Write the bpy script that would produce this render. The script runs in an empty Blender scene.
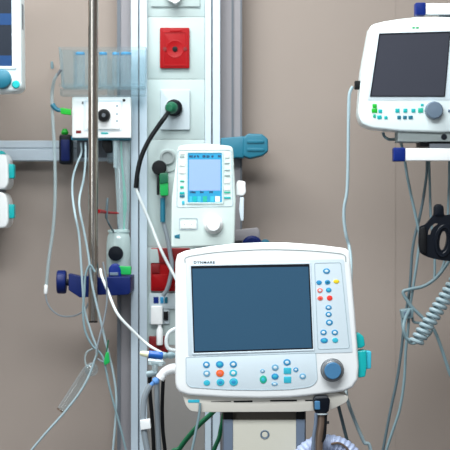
import bpy, bmesh, math, random
from mathutils import Vector, Matrix
random.seed(7)
SC = bpy.context.scene
COL = SC.collection
PI = math.pi
CAM_Y, CAM_Z, F = -5.0, 1.30, 1755.0

# ------------------------------------------------------------------ helpers
def P(px, py, Y):
    d = Y - CAM_Y
    return Vector(((px-225)/F*d, Y, CAM_Z-(py-225)/F*d))
def U(n, Y):                      # length in metres of n photo units at depth Y
    return n/F*(Y-CAM_Y)
def s2l(c):
    c = c/255.0
    return c/12.92 if c <= 0.04045 else ((c+0.055)/1.055)**2.4
def lin(rgb): return (s2l(rgb[0]), s2l(rgb[1]), s2l(rgb[2]), 1)

def mat(name, rgb, rough=0.45, metal=0.0, var=0.06, scale=40, bump=0.0, emit=0.0, coat=0.0, spec=0.5, alpha=None):
    m = bpy.data.materials.new(name); m.use_nodes = True
    nt = m.node_tree; b = nt.nodes['Principled BSDF']
    tc = nt.nodes.new('ShaderNodeTexCoord')
    nz = nt.nodes.new('ShaderNodeTexNoise'); nz.inputs['Scale'].default_value = scale; nz.inputs['Detail'].default_value = 4
    nt.links.new(tc.outputs['Object'], nz.inputs['Vector'])
    mx = nt.nodes.new('ShaderNodeMix'); mx.data_type = 'RGBA'
    c = lin(rgb)
    mx.inputs['A'].default_value = tuple(v*(1-var) for v in c[:3])+(1,)
    mx.inputs['B'].default_value = tuple(min(1, v*(1+var)) for v in c[:3])+(1,)
    nt.links.new(nz.outputs['Fac'], mx.inputs['Factor'])
    nt.links.new(mx.outputs['Result'], b.inputs['Base Color'])
    b.inputs['Roughness'].default_value = rough; b.inputs['Metallic'].default_value = metal
    b.inputs['Coat Weight'].default_value = coat
    b.inputs['Specular IOR Level'].default_value = spec
    if bump:
        bp = nt.nodes.new('ShaderNodeBump'); bp.inputs['Strength'].default_value = bump; bp.inputs['Distance'].default_value = 0.002
        nt.links.new(nz.outputs['Fac'], bp.inputs['Height']); nt.links.new(bp.outputs['Normal'], b.inputs['Normal'])
    if emit:
        nt.links.new(mx.outputs['Result'], b.inputs['Emission Color']); b.inputs['Emission Strength'].default_value = emit
    return m

def clear(name, tint, body=0.12, gloss=0.10, facing=0.45):
    # clear plastic: mostly transmits, tinted, with a milky body that thickens at grazing angles and a sharp gloss
    m = bpy.data.materials.new(name); m.use_nodes = True
    nt = m.node_tree; nt.nodes.clear()
    out = nt.nodes.new('ShaderNodeOutputMaterial')
    tr = nt.nodes.new('ShaderNodeBsdfTransparent'); tr.inputs['Color'].default_value = (0.93, 0.97, 0.98, 1)
    df = nt.nodes.new('ShaderNodeBsdfDiffuse'); df.inputs['Color'].default_value = lin(tint)
    gl = nt.nodes.new('ShaderNodeBsdfGlossy'); gl.inputs['Roughness'].default_value = 0.12
    lw = nt.nodes.new('ShaderNodeLayerWeight'); lw.inputs['Blend'].default_value = 0.35
    tc = nt.nodes.new('ShaderNodeTexCoord')
    nz = nt.nodes.new('ShaderNodeTexNoise'); nz.inputs['Scale'].default_value = 25
    nt.links.new(tc.outputs['Object'], nz.inputs['Vector'])
    mr = nt.nodes.new('ShaderNodeMapRange')
    mr.inputs['To Min'].default_value = body; mr.inputs['To Max'].default_value = facing
    nt.links.new(lw.outputs['Facing'], mr.inputs['Value'])
    mu = nt.nodes.new('ShaderNodeMath'); mu.operation = 'MULTIPLY_ADD'; mu.inputs[1].default_value = 0.07
    nt.links.new(nz.outputs['Fac'], mu.inputs[0]); nt.links.new(mr.outputs['Result'], mu.inputs[2])
    m1 = nt.nodes.new('ShaderNodeMixShader'); nt.links.new(mu.outputs[0], m1.inputs[0])
    nt.links.new(tr.outputs[0], m1.inputs[1]); nt.links.new(df.outputs[0], m1.inputs[2])
    m2 = nt.nodes.new('ShaderNodeMixShader'); m2.inputs[0].default_value = gloss
    nt.links.new(m1.outputs[0], m2.inputs[1]); nt.links.new(gl.outputs[0], m2.inputs[2])
    nt.links.new(m2.outputs[0], out.inputs['Surface'])
    return m

ORG = {}
class MB:
    def __init__(self): self.bm = bmesh.new(); self.mi = 0
    def face(self, vs, mi=None):
        try:
            f = self.bm.faces.new(vs); f.material_index = self.mi if mi is None else mi; return f
        except ValueError: return None
    def rings(self, rings, cap0=True, cap1=True, closed=False):
        vr = [[self.bm.verts.new(p) for p in r] for r in rings]
        n = len(vr[0]); m = len(vr)
        for i in range(m if closed else m-1):
            a, b = vr[i], vr[(i+1) % m]
            for k in range(n): self.face([a[k], a[(k+1) % n], b[(k+1) % n], b[k]])
        if not closed:
            if cap0: self.face(list(reversed(vr[0])))
            if cap1: self.face(vr[-1])
        return self
    def prism(self, xz, yf, yb, bev=0.0, seg=3, back=0.0):
        # outline xz in the facing plane, front at yf, back at yb, with a rounded rim
        rs = []; bev = fit(xz, bev); back = fit(xz, back)
        if bev > 0:
            for k in range(seg+1):
                t = k/seg*PI/2
                rs.append([(x, yf+bev*(1-math.sin(t)), z) for x, z in inset(xz, bev*(1-math.cos(t)))])
            rs = rs[::-1]
        else: rs.append([(x, yf, z) for x, z in xz])
        if back > 0:
            for k in range(seg+1):
                t = k/seg*PI/2
                rs.append([(x, yb-back*(1-math.sin(t)), z) for x, z in inset(xz, back*(1-math.cos(t)))])
        else: rs.append([(x, yb, z) for x, z in xz])
        return self.rings(rs)
    def frame(self, outer, inner, yf, yb, bev=0.0):
        o2 = inset(outer, bev); i2 = inset(inner, -bev)
        R = [[(x, yb, z) for x, z in outer], [(x, yf+bev, z) for x, z in outer], [(x, yf, z) for x, z in o2],
             [(x, yf, z) for x, z in i2], [(x, yf+bev, z) for x, z in inner], [(x, yb, z) for x, z in inner]]
        return self.rings(R, closed=True)
    def box(self, p0, p1):
        x0, y0, z0 = [min(a, b) for a, b in zip(p0, p1)]; x1, y1, z1 = [max(a, b) for a, b in zip(p0, p1)]
        return self.rings([[(x0,y0,z0),(x1,y0,z0),(x1,y0,z1),(x0,y0,z1)], [(x0,y1,z0),(x1,y1,z0),(x1,y1,z1),(x0,y1,z1)]])
    def lathe(self, prof, c, axis=(0,-1,0), n=32):
        ax = Vector(axis).normalized(); q = ax.to_track_quat('Z', 'Y'); c = Vector(c)
        rs = []
        for r, h in prof:
            rs.append([c + q @ Vector((max(r,1e-5)*math.cos(2*PI*k/n), max(r,1e-5)*math.sin(2*PI*k/n), h)) for k in range(n)])
        return self.rings(rs)
    def tube(self, pts, r, n=10, smooth=8, r2=None, cap=True):
        pts = spline(pts, smooth) if smooth > 1 else [Vector(p) for p in pts]
        rs = []; T = (pts[1]-pts[0]).normalized()
        N = T.orthogonal().normalized()
        for i, p in enumerate(pts):
            t = (pts[min(i+1, len(pts)-1)]-pts[max(i-1, 0)])
            if t.length < 1e-9: t = T
            t.normalize()
            N = (N - t*N.dot(t)).normalized(); B = t.cross(N)
            rad = r(i/(len(pts)-1)) if callable(r) else r
            rs.append([p + N*rad*math.cos(2*PI*k/n) + B*rad*math.sin(2*PI*k/n) for k in range(n)])
        return self.rings(rs)
def fit(xz, d):                   # largest rim radius <= d whose inset outline does not fold over
    n = len(xz)
    while d > 1e-4:
        q = inset(xz, d)
        if all((xz[(i+1) % n][0]-xz[i][0])*(q[(i+1) % n][0]-q[i][0])+(xz[(i+1) % n][1]-xz[i][1])*(q[(i+1) % n][1]-q[i][1]) >= 0 for i in range(n)): return d
        d *= 0.85
    return d
def inset(xz, d):
    if abs(d) < 1e-9: return list(xz)
    n = len(xz); out = []
    area = sum(xz[i][0]*xz[(i+1) % n][1]-xz[(i+1) % n][0]*xz[i][1] for i in range(n))
    s = 1 if area > 0 else -1
    for i in range(n):
        a, b, c = Vector(xz[i-1]), Vector(xz[i]), Vector(xz[(i+1) % n])
        e1 = (b-a); e2 = (c-b)
        if e1.length < 1e-9: e1 = e2
        if e2.length < 1e-9: e2 = e1
        e1.normalize(); e2.normalize()
        n1 = Vector((-e1.y, e1.x))*s; n2 = Vector((-e2.y, e2.x))*s
        m = n1+n2
        m = m.normalized() if m.length > 1e-6 else n1
        k = d/max(0.35, m.dot(n1))
        out.append((b.x+m.x*k, b.y+m.y*k))
    return out
def spline(pts, m):
    pts = [Vector(p) for p in pts]
    if len(pts) < 3:
        return [pts[0].lerp(pts[-1], k/m) for k in range(m+1)]
    out = []
    for i in range(len(pts)-1):
        p0 = pts[i-1] if i else pts[0]*2-pts[1]; p1 = pts[i]; p2 = pts[i+1]
        p3 = pts[i+2] if i+2 < len(pts) else p2*2-p1
        for k in range(m):
            t = k/m
            out.append(0.5*((2*p1)+(p2-p0)*t+(2*p0-5*p1+4*p2-p3)*t*t+(3*p1-p0-3*p2+p3)*t**3))
    out.append(pts[-1]); return out
def rpoly(pts, r, seg=5):          # rounded polygon in photo units
    out = []; n = len(pts)
    for i in range(n):
        rr = r[i] if isinstance(r, (list, tuple)) else r
        a, b, c = Vector(pts[i-1]), Vector(pts[i]), Vector(pts[(i+1) % n])
        if rr <= 0: out.append((b.x, b.y)); continue
        u = (a-b); v = (c-b); rr = min(rr, u.length*0.48, v.length*0.48)
        s = b+u.normalized()*rr; e = b+v.normalized()*rr
        for k in range(seg+1):
            t = k/seg; q = s*(1-t)**2+b*2*t*(1-t)+e*t*t; out.append((q.x, q.y))
    return out
def O(pts, Y): return [((lambda p: (p.x, p.z))(P(a, b, Y))) for a, b in pts]
def R(x0, y0, x1, y1, Y, r=0, seg=4): return O(rpoly([(x0,y0),(x1,y0),(x1,y1),(x0,y1)], r, seg), Y)

def obj(name, mb, m, parent=None, smooth=35):
    bm = mb.bm
    bmesh.ops.remove_doubles(bm, verts=bm.verts, dist=1e-6)
    bmesh.ops.recalc_face_normals(bm, faces=bm.faces)
    if parent is None:
        xs = [v.co.x for v in bm.verts]; ys = [v.co.y for v in bm.verts]; zs = [v.co.z for v in bm.verts]
        org = Vector(((min(xs)+max(xs))/2, (min(ys)+max(ys))/2, min(zs)))
    else: org = ORG[parent]
    for v in bm.verts: v.co -= org
    me = bpy.data.meshes.new(name); bm.to_mesh(me); bm.free()
    for mm in (m if isinstance(m, (list, tuple)) else [m]): me.materials.append(mm)
    for p in me.polygons: p.use_smooth = len(p.vertices) <= 4
    me.set_sharp_from_angle(angle=math.radians(smooth))
    o = bpy.data.objects.new(name, me); COL.objects.link(o)
    if parent is None: o.location = org
    else: o.parent = parent
    ORG[o] = org
    return o
def thing(name, label, cat, loc, group=None):
    o = bpy.data.objects.new(name, None); o.empty_display_size = 0.05; COL.objects.link(o)
    o.location = loc; ORG[o] = Vector(loc)
    return tag(o, label, cat, group)
def tag(o, label, cat, group=None):
    o['label'] = label; o['category'] = cat
    if group: o['group'] = group
    return o
def struct(name, mb, m):
    o = obj(name, mb, m); o['kind'] = 'structure'; return o
def text(name, body, x, y, Y, h, m, parent, w=None):
    cu = bpy.data.curves.new('t', 'FONT'); cu.body = body; cu.size = 1; cu.extrude = 0.01; cu.offset = 0.03; cu.space_character = 1.25
    to = bpy.data.objects.new('t', cu); COL.objects.link(to)
    dg = bpy.context.evaluated_depsgraph_get(); dg.update()
    me = bpy.data.meshes.new_from_object(to.evaluated_get(dg))
    bpy.data.objects.remove(to); bpy.data.curves.remove(cu)
    xs = [v.co.x for v in me.vertices]; ys = [v.co.y for v in me.vertices]
    b = P(x, y, Y); sx = U(w, Y)/(max(xs)-min(xs)) if w else U(h, Y)/(max(ys)-min(ys)); sy = U(h, Y)/(max(ys)-min(ys))
    for v in me.vertices:
        v.co = Vector((b.x+(v.co.x-min(xs))*sx, b.y-0.0003-v.co.z*0.02, b.z+(v.co.y-min(ys))*sy)) - ORG[parent]
    me.name = name; me.materials.clear(); me.materials.append(m)
    o = bpy.data.objects.new(name, me); COL.objects.link(o); o.parent = parent; ORG[o] = ORG[parent]
    return o

# ------------------------------------------------------------------ materials
M = {}
M['wall'] = mat('wall_paint', (154,142,134), 0.75, var=0.03, scale=6)
M['floor'] = mat('floor_vinyl', (96,98,102), 0.5, var=0.05, scale=12)
M['ceil'] = mat('ceiling_paint', (235,235,232), 0.8, var=0.02)
M['alu'] = mat('brushed_aluminium', (197,213,225), 0.45, metal=0.15, var=0.05, scale=30)
M['alu_rail'] = mat('anodised_rail', (184,196,206), 0.42, metal=0.25, var=0.05, scale=30)
M['housing'] = mat('column_grey', (140,137,141), 0.6, var=0.03)
M['groove'] = mat('groove_grey', (98,104,112), 0.6, var=0.03)
M['panel'] = mat('panel_ivory', (179,194,193), 0.45, var=0.02)
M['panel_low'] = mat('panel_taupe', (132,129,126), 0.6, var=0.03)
M['seam'] = mat('seam_grey', (150,160,160), 0.7, var=0.02)
M['line'] = mat('pale_outline', (176,194,202), 0.6, var=0.02)
M['plate'] = mat('plate_white', (192,205,211), 0.35, var=0.02)
M['white'] = mat('white_plastic', (244,247,248), 0.32, var=0.015, coat=0.15)
M['white_cool'] = mat('cool_white_plastic', (218,232,240), 0.4, var=0.015)
M['white_mint'] = mat('mint_white_plastic', (226,239,241), 0.32, var=0.015, coat=0.15)
M['cream'] = mat('cream_plastic', (208,205,192), 0.45, var=0.02)
M['tray'] = mat('tray_grey', (212,208,199), 0.5, var=0.03)
M['pumpwhite'] = mat('pump_mint_white', (208,223,220), 0.38, var=0.015)
M['pumppanel'] = mat('pump_panel', (196,214,213), 0.4, var=0.02)
M['key_pale'] = mat('key_pale', (232,236,234), 0.5, var=0.02)
M['key_grey'] = mat('key_grey', (150,168,168), 0.5, var=0.03)
M['red'] = mat('red_plastic', (156,0,9), 0.45, var=0.05, spec=0.25)
M['red_dark'] = mat('dark_red_plastic', (120,3,10), 0.45, var=0.05)
M['black'] = mat('black_rubber', (9,11,15), 0.5, var=0.1, spec=0.25)
M['blacknavy'] = mat('blue_black_plastic', (6,13,24), 0.42, var=0.1, spec=0.25)
M['navy'] = mat('navy_plastic', (4,26,86), 0.45, var=0.08, spec=0.25)
M['royal'] = mat('royal_blue_plastic', (4,36,116), 0.4, var=0.06, spec=0.3)
M['teal'] = mat('teal_plastic', (16,176,178), 0.35, var=0.05)
M['tealblue'] = mat('petrol_blue_plastic', (22,108,132), 0.45, var=0.06)
M['cyan'] = mat('cyan_ink', (56,186,210), 0.45, var=0.05)
M['blue'] = mat('blue_ink', (44,146,198), 0.45, var=0.05)
M['green'] = mat('green_plastic', (20,165,80), 0.4, var=0.06)
M['grass'] = mat('bright_green_plastic', (26,180,48), 0.4, var=0.06)
M['dkgreen'] = mat('dark_green_plastic', (14,96,66), 0.4, var=0.06)
M['hosegreen'] = mat('green_hose', (14,112,72), 0.4, var=0.08)
M['orange'] = mat('orange_ink', (244,106,36), 0.45, var=0.04)
M['salmon'] = mat('salmon_ink', (244,116,100), 0.45, var=0.04)
M['redink'] = mat('red_ink', (240,58,48), 0.45, var=0.04)
M['yellow'] = mat('yellow_ink', (244,214,30), 0.45, var=0.04)
M['pale_blue'] = mat('pale_blue_ink', (112,172,206), 0.45, var=0.04)
M['barrel'] = mat('mid_blue_plastic', (14,84,164), 0.35, var=0.05)
M['mint'] = mat('mint_ink', (30,178,150), 0.45, var=0.05)
M['screen'] = mat('blue_screen_glass', (50,87,114), 0.26, var=0.03, scale=5, coat=0.2)
M['screen_dark'] = mat('dark_screen_glass', (60,62,72), 0.2, var=0.03, scale=5, coat=0.2)
M['screen_off'] = mat('screen_surround', (14,20,30), 0.3, var=0.05)
M['lcd'] = mat('lit_lcd', (140,170,226), 0.4, var=0.02, emit=0.12)
M['lcd_rim'] = mat('lit_lcd_rim', (36,146,192), 0.4, var=0.03, emit=0.1)
M['lcd_ink'] = mat('lcd_ink', (28,44,80), 0.4, var=0.05)
M['navy_screen'] = mat('lit_navy_screen', (20,30,44), 0.3, var=0.05, emit=0.05)
M['blue_bar'] = mat('lit_blue_bar', (14,58,106), 0.3, var=0.05, emit=0.1)
M['knob_blue'] = mat('knob_slate_blue', (70,124,166), 0.4, var=0.04)
M['knob_grey'] = mat('knob_grey', (98,116,134), 0.42, var=0.04)
M['knob_rim'] = mat('knob_rim_grey', (120,124,128), 0.35, metal=0.4, var=0.04)
M['chrome'] = mat('polished_steel', (188,181,173), 0.2, metal=1.0, var=0.03, scale=15)
M['slate'] = mat('slate_blue_metal', (112,126,146), 0.45, metal=0.2, var=0.04)
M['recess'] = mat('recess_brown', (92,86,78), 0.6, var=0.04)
M['bronze'] = mat('bronze_fitting', (128,110,98), 0.3, metal=0.5, var=0.08)
M['cable'] = mat('grey_blue_cable', (122,147,155), 0.45, var=0.05)
M['cable_dk'] = mat('dark_grey_cable', (84,104,112), 0.45, var=0.05)
M['cable_lt'] = mat('pale_cable', (156,178,186), 0.45, var=0.04)
M['cable_wh'] = mat('white_cable', (218,226,228), 0.45, var=0.03)
M['hose_gr'] = mat('grey_hose', (136,146,154), 0.4, var=0.05)
M['lilac'] = mat('lilac_hose', (176,190,222), 0.35, var=0.05)
M['ltblue'] = mat('light_blue_plastic', (98,150,214), 0.4, var=0.05)
M['straw'] = mat('straw_plastic', (226,226,190), 0.4, var=0.04)
M['clear'] = clear('clear_plastic', (206,220,226), 0.0, 0.07, 0.3)
M['clear_bin'] = clear('clear_bin_plastic', (216,230,236), 0.0, 0.05, 0.3)
M['clear_tube'] = clear('clear_tubing', (196,214,218), 0.38, 0.10, 0.75)
M['milky'] = clear('milky_plastic', (214,236,236), 0.5, 0.08, 0.8)
M['tube_clear'] = clear('clear_tube_plastic', (196,218,230), 0.06, 0.06, 0.5)
M['sleeve'] = clear('clear_sleeve', (212,232,238), 0.22, 0.08, 0.6)

# ------------------------------------------------------------------ setting
b = MB().box((-3,0,0), (3,0.12,2.9))
w = struct('wall_back', b, M['wall'])
s = MB().prism([(P(395,0,0).x-0.0012,0.05),(P(395,0,0).x+0.0012,0.05),(P(395,0,0).x+0.0012,2.85),(P(395,0,0).x-0.0012,2.85)], -0.0012, 0.001)
struct('trim_1', s, M['wall'])
struct('floor', MB().box((-3,-6,-0.1), (3,0.12,0)), M['floor'])
struct('ceiling', MB().box((-3,-6,2.9), (3,0.12,3.0)), M['ceil'])
struct('wall_left', MB().box((-3.1,-6,0), (-3,0.12,2.9)), M['wall'])
struct('wall_right', MB().box((3,-6,0), (3.1,0.12,2.9)), M['wall'])

# ------------------------------------------------------------------ supply column
def vx(a, Y): return P(a, 0, Y).x
HY, RY, PY = -0.07, -0.115, -0.100      # housing front, rail front, panel front
sc_ = thing('supply_column', 'tall medical supply column with aluminium rails and ivory socket panel on the wall', 'supply column', (P(175,0,0).x, -0.05, 0))
b = MB(); b.box((vx(117,HY), HY, 0.0), (vx(242,HY), 0, 2.9))
obj('housing', b, M['housing'], sc_)
for a0, a1 in ((117.3,120.5), (231.5,233.5), (240.2,241.9)):
    b = MB(); b.box((vx(a0,HY), HY-0.004, 0.0), (vx(a1,HY), HY, 2.9)); obj('housing_rib', b, M['groove'], sc_)
for a0, a1, a2, a3 in ((131,138,139.5,147), (205,211,212.8,220)):
    b = MB()
    b.box((vx(a0,RY), RY, 0.0), (vx(a1,RY), HY, 2.9)); b.box((vx(a2,RY), RY, 0.0), (vx(a3,RY), HY, 2.9))
    r_ = obj('aluminium_rail', b, M['alu'], sc_)
    b = MB(); b.box((vx(a1,RY)+0.0002, RY+0.008, 0.0), (vx(a2,RY)-0.0002, HY, 2.9)); obj('groove', b, M['groove'], r_)
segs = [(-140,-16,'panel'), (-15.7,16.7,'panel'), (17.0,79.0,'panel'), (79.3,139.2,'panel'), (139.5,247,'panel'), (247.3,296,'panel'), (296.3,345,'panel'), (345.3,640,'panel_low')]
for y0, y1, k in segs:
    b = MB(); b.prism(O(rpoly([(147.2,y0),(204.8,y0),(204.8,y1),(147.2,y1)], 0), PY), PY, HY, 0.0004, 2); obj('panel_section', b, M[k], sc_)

# red socket
def plate(name, label, cat, x0, y0, x1, y1, m, depth=0.010):
    t = thing(name, label, cat, P((x0+x1)/2, y1, PY))
    b = MB(); b.prism(R(x0,y0,x1,y1,PY,1.2), PY-depth, PY, 0.002, 3); obj('cover_plate', b, m, t)
    return t
t = plate('wall_socket', 'bright red square wall socket high on the ivory column panel', 'wall socket', 160, 28, 189.5, 68.5, M['red'])
yF = PY-0.010
b = MB(); b.frame(R(163,31.5,187,66,yF,1), R(164.6,33,185.4,64.5,yF,1), yF-0.0014, yF, 0.0004); obj('inner_frame', b, M['red'], t)
b = MB(); c = P(175,49,yF); b.lathe([(U(9,yF),0),(U(9,yF),0.0006),(U(8.5,yF),0.0010),(U(8,yF),0.0005),(0,0.0004)], c); obj('socket_ring', b, M['red'], t)
b = MB(); b.lathe([(U(2.6,yF),0),(U(2.6,yF),0.0026),(U(2,yF),0.003),(0,0.003)], c); obj('contact_hole', b, M['black'], t)
for px in (164.8, 185.2):
    b = MB(); b.lathe([(U(1.9,yF),0),(U(1.9,yF),0.0028),(0,0.003)], P(px,49,yF), n=16); obj('contact_hole', b, M['red_dark'], t)
b = MB(); b.prism(R(170,29.4,182,32,yF,1), yF-0.0025, yF, 0.0008, 2); obj('top_tab', b, M['red'], t)

# white socket with green plug
t = plate('wall_socket', 'white square wall socket plate holding the green and black plug', 'wall socket', 160.5, 89.5, 190, 130, M['plate'], 0.009)
yF = PY-0.009; c = P(173.5,109,yF)
b = MB(); b.lathe([(U(10,yF),0),(U(10,yF),0.0012),(U(9.2,yF),0.002),(U(8.5,yF),0.001),(0,0.001)], c); obj('socket_ring', b, M['plate'], t)
t = thing('power_plug', 'green and black plug with a black cable turning white, in the white socket', 'plug', P(173,112,yF-0.03))
yF -= 0.0023
b = MB(); b.lathe([(0,0),(U(8,yF),0),(U(8.6,yF),0.006),(U(8.4,yF),0.014),(U(6.5,yF),0.018),(0,0.018)], P(174,108,yF)); obj('plug_body', b, M['black'], t)
b = MB(); b.lathe([(U(7,yF),0.0),(U(7.4,yF),0.003),(U(6.4,yF),0.006),(U(5,yF),0.006)], P(173,108,yF-0.018)); obj('collar', b, M['blacknavy'], t)
b = MB(); q0 = P(172.5,107.8,yF-0.018); q1 = P(167,109,yF-0.040)
b.lathe([(0,0),(U(6,yF),0),(U(6.2,yF),0.008),(U(5.4,yF),0.018),(U(3.5,yF),0.024),(0,0.025)], q0, axis=(-0.30,-0.75,-0.06)); obj('plug_cap', b, M['dkgreen'], t)
YC = -0.17
b = MB(); b.tube([P(168.5,112,yF-0.03), P(165,117,YC), P(157,128,YC), P(148,142,YC), P(141,158,YC), P(137.5,173,YC), P(135.8,188,YC)], U(2.4,YC)); obj('cable', b, M['black'], t)
b = MB(); b.tube([P(135.8,188,YC), P(140,199,YC), P(151,225,YC), P(161,250,YC-0.02), P(175,277,YC-0.05), P(187,300,YC-0.25), P(196,330,YC-0.55), P(204,345,-0.9795)], U(1.5,YC)); q = obj('cable', b, M['cable_wh'], t); q['label'] = 'white lower cable'

# white socket cut by the top edge
t = plate('wall_socket', 'white wall socket at the top edge with a white plug in it', 'wall socket', 151, -40, 200, 7, M['panel'], 0.006)
yF = PY-0.006
b = MB(); b.lathe([(0,0),(U(9,yF),0),(U(9,yF),0.012),(U(7.5,yF),0.020),(0,0.020)], P(174,-6,yF)); obj('plug_insert', b, M['white'], t)
b = MB(); b.prism(O(rpoly([(168,-4),(180,-5),(180.5,1),(175.5,4.5),(168,0.5)],1.2),yF-0.02), yF-0.030, yF-0.016, 0.003); obj('plug_tip', b, M['white'], t)

# gas outlet and probe
t = thing('gas_outlet', 'pale round gas outlet in the column behind the green gas probe', 'gas outlet', P(166,170,PY))
b = MB(); b.prism(O(rpoly([(160,149),(176,149),(176,172),(160,172)], 7, 6), PY), PY-0.004, PY, 0.0015); obj('outlet_plate', b, M['panel'], t)
yF = PY-0.004
b = MB(); b.lathe([(U(7.6,yF),0),(U(7.6,yF),0.004),(U(6.6,yF),0.006),(U(5.4,yF),0.006),(U(5.2,yF),0.002),(0,0.002)], P(167.5,157.5,yF)); obj('outlet_ring', b, M['seam'], t)
t = thing('gas_probe', 'green gas probe with a round black knob and thin hose beside the pump', 'gas probe', P(164,196,-0.14))
b = MB(); b.lathe([(0,0),(U(6.5,yF),0),(U(7.2,yF),0.004),(U(7.4,yF),0.022),(U(6.2,yF),0.027),(0,0.028)], P(159.5,168,yF-0.0065)); obj('knob', b, M['black'], t)
b = MB(); b.prism(O(rpoly([(159.5,174.5),(168,173),(168.5,195.5),(160.3,196)], 1.5), -0.145), -0.155, -0.118, 0.004); obj('probe_body', b, M['green'], t)
b = MB(); b.prism(O(rpoly([(159.6,173.5),(167.8,172.5),(168.2,182.5),(160,184)], 1), -0.158), -0.158, -0.15, 0.002); obj('probe_collar', b, M['dkgreen'], t)
b = MB(); b.prism(R(156.8,175,159.4,195,-0.14,1), -0.146, -0.125, 0.002); obj('latch', b, M['black'], t)
b = MB(); b.tube([P(163.5,195,-0.138), P(163,205,-0.138), P(163,220,-0.135), P(167,236,-0.135), P(170.5,255,-0.135), P(172,268,-0.135), P(168,287,-0.135), P(163,296,-0.135)], U(2.2,-0.14)); obj('hose', b, M['hose_gr'], t)
b = MB(); b.lathe([(0,0),(U(2.6,-0.14),0),(U(2.6,-0.14),U(24,-0.14)),(0,U(24,-0.14))], P(162.8,222,-0.138), axis=(0,0,1), n=14); obj('hose_ferrule', b, M['tealblue'], t)

# lower red sockets
t = plate('wall_socket', 'red double wall socket low on the column, half hidden by the ventilator', 'wall socket', 151, 248, 190, 291, M['red'], 0.010)
yF = PY-0.010
b = MB(); b.prism(R(159,248.5,189,263,yF,1), yF-0.004, yF, 0.001); obj('upper_cover', b, M['red_dark'], t)
b = MB(); b.prism(R(151.8,264.5,159.8,273,yF,0.8), yF-0.004, yF, 0.001); obj('switch', b, M['red_dark'], t)
b = MB(); b.prism(O(rpoly([(150,249),(157.5,249),(160,263),(150,263)],1),yF), yF-0.003, yF, 0.001); obj('corner_flap', b, M['panel'], t)
b = MB(); b.prism(R(152.5,274.5,168,288.5,yF,1), yF-0.002, yF, 0.0008); obj('lower_cover', b, M['red'], t)

# white data module with blue squares and plug
t = thing('data_outlet', 'white outlet strip with small blue labels under the red socket', 'outlet', P(165,312,PY))
b = MB(); b.prism(R(149.5,293,190,309,PY,1), PY-0.006, PY, 0.0012); obj('cover_plate', b, M['plate'], t)
for x0, x1, k in ((153.5,158.6,'royal'), (160.2,163.6,'blue'), (164.4,167.8,'tealblue')):
    b = MB(); b.prism(R(x0,297,x1,303.3,PY-0.006,0.3), PY-0.0075, PY-0.006, 0.0003, 2); obj('blue_label', b, M[k], t)
t = thing('power_adapter', 'white box adapter plugged in under the small blue labels', 'adapter', P(157,325,PY))
yF = PY-0.022
b = MB(); b.prism(R(150.8,306,162.6,324.6,yF,1.2), yF, PY-0.0065, 0.003); obj('adapter_body', b, M['white'], t)
b = MB(); b.prism(R(149.5,309.5,169.5,324,PY,0.5), PY-0.0063, PY, 0.001); obj('back_plate', b, M['plate'], t)
b = MB(); b.prism(R(163.8,311.5,168.2,320,PY-0.006,0.5), PY-0.013, PY-0.0063, 0.001); obj('rocker_switch', b, M['black'], t)
b = MB(); b.lathe([(0,0),(U(3,-0.12),0),(U(3.4,-0.12),0.004),(U(3.4,-0.12),U(15,-0.12)),(U(2,-0.12),U(18,-0.12)),(U(2,-0.12),U(20.2,-0.12)),(0,U(20.2,-0.12))], P(159.7,345,yF+0.008), axis=(0,0,1), n=18); obj('plug', b, M['white'], t)
t = plate('wall_socket', 'dark red wall socket peeping out above the blue tipped connector', 'wall socket', 149, 336, 168, 352, M['red_dark'], 0.006)

# ------------------------------------------------------------------ teal clamp and navy knob on the right side of the column
t = thing('rail_clamp', 'petrol blue clamp sticking out of the right side of the column', 'clamp', P(240,160,-0.1))
b = MB(); b.prism(O(rpoly([(220.5,138),(245,136),(245,158),(236,157.5),(228,160),(220.5,154)],2),-0.125), -0.125, HY-0.0045, 0.006); obj('jaw', b, M['tealblue'], t)
b = MB(); b.prism(O(rpoly([(243,138),(248,133.5),(262,134),(268,139),(268.4,151),(263,155.5),(250,158.5),(243,156)],1.5),-0.14), -0.14, -0.075, 0.007); obj('star_knob', b, M['tealblue'], t)
b = MB(); b.prism(R(247,140,264,143,-0.14,1), -0.143, -0.139, 0.001); b.prism(R(247,148,264,151,-0.14,1), -0.143, -0.139, 0.001); obj('grip_rib', b, M['tealblue'], t)
t = thing('rail_clamp', 'navy round clamp knob just above the top edge of the ventilator', 'clamp', P(250,250,-0.1))
b = MB(); b.prism(O(rpoly([(222,232),(247,228.5),(258,227.5),(260,232),(260,240),(222,242)],1.5),-0.10), -0.10, HY-0.0045, 0.004); obj('clamp_arm', b, M['housing'], t)
b = MB(); b.lathe([(0,0),(U(9,-0.12),0),(U(10.5,-0.12),0.006),(U(10.5,-0.12),0.03),(U(8,-0.12),0.036),(0,0.036)], P(252,246,-0.1005)); obj('knob', b, M['navy'], t)
b = MB(); b.lathe([(0,0),(U(4,-0.12),0),(U(4.4,-0.12),0.004),(U(4.4,-0.12),0.016),(0,0.018)], P(265,243.5,-0.105)); q = obj('end_nut', b, M['tealblue'], t)
b = MB(); b.tube([P(255,243,-0.095), P(265,243.5,-0.1)], U(2,-0.1)); obj('bolt', b, M['groove'], t)

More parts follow.
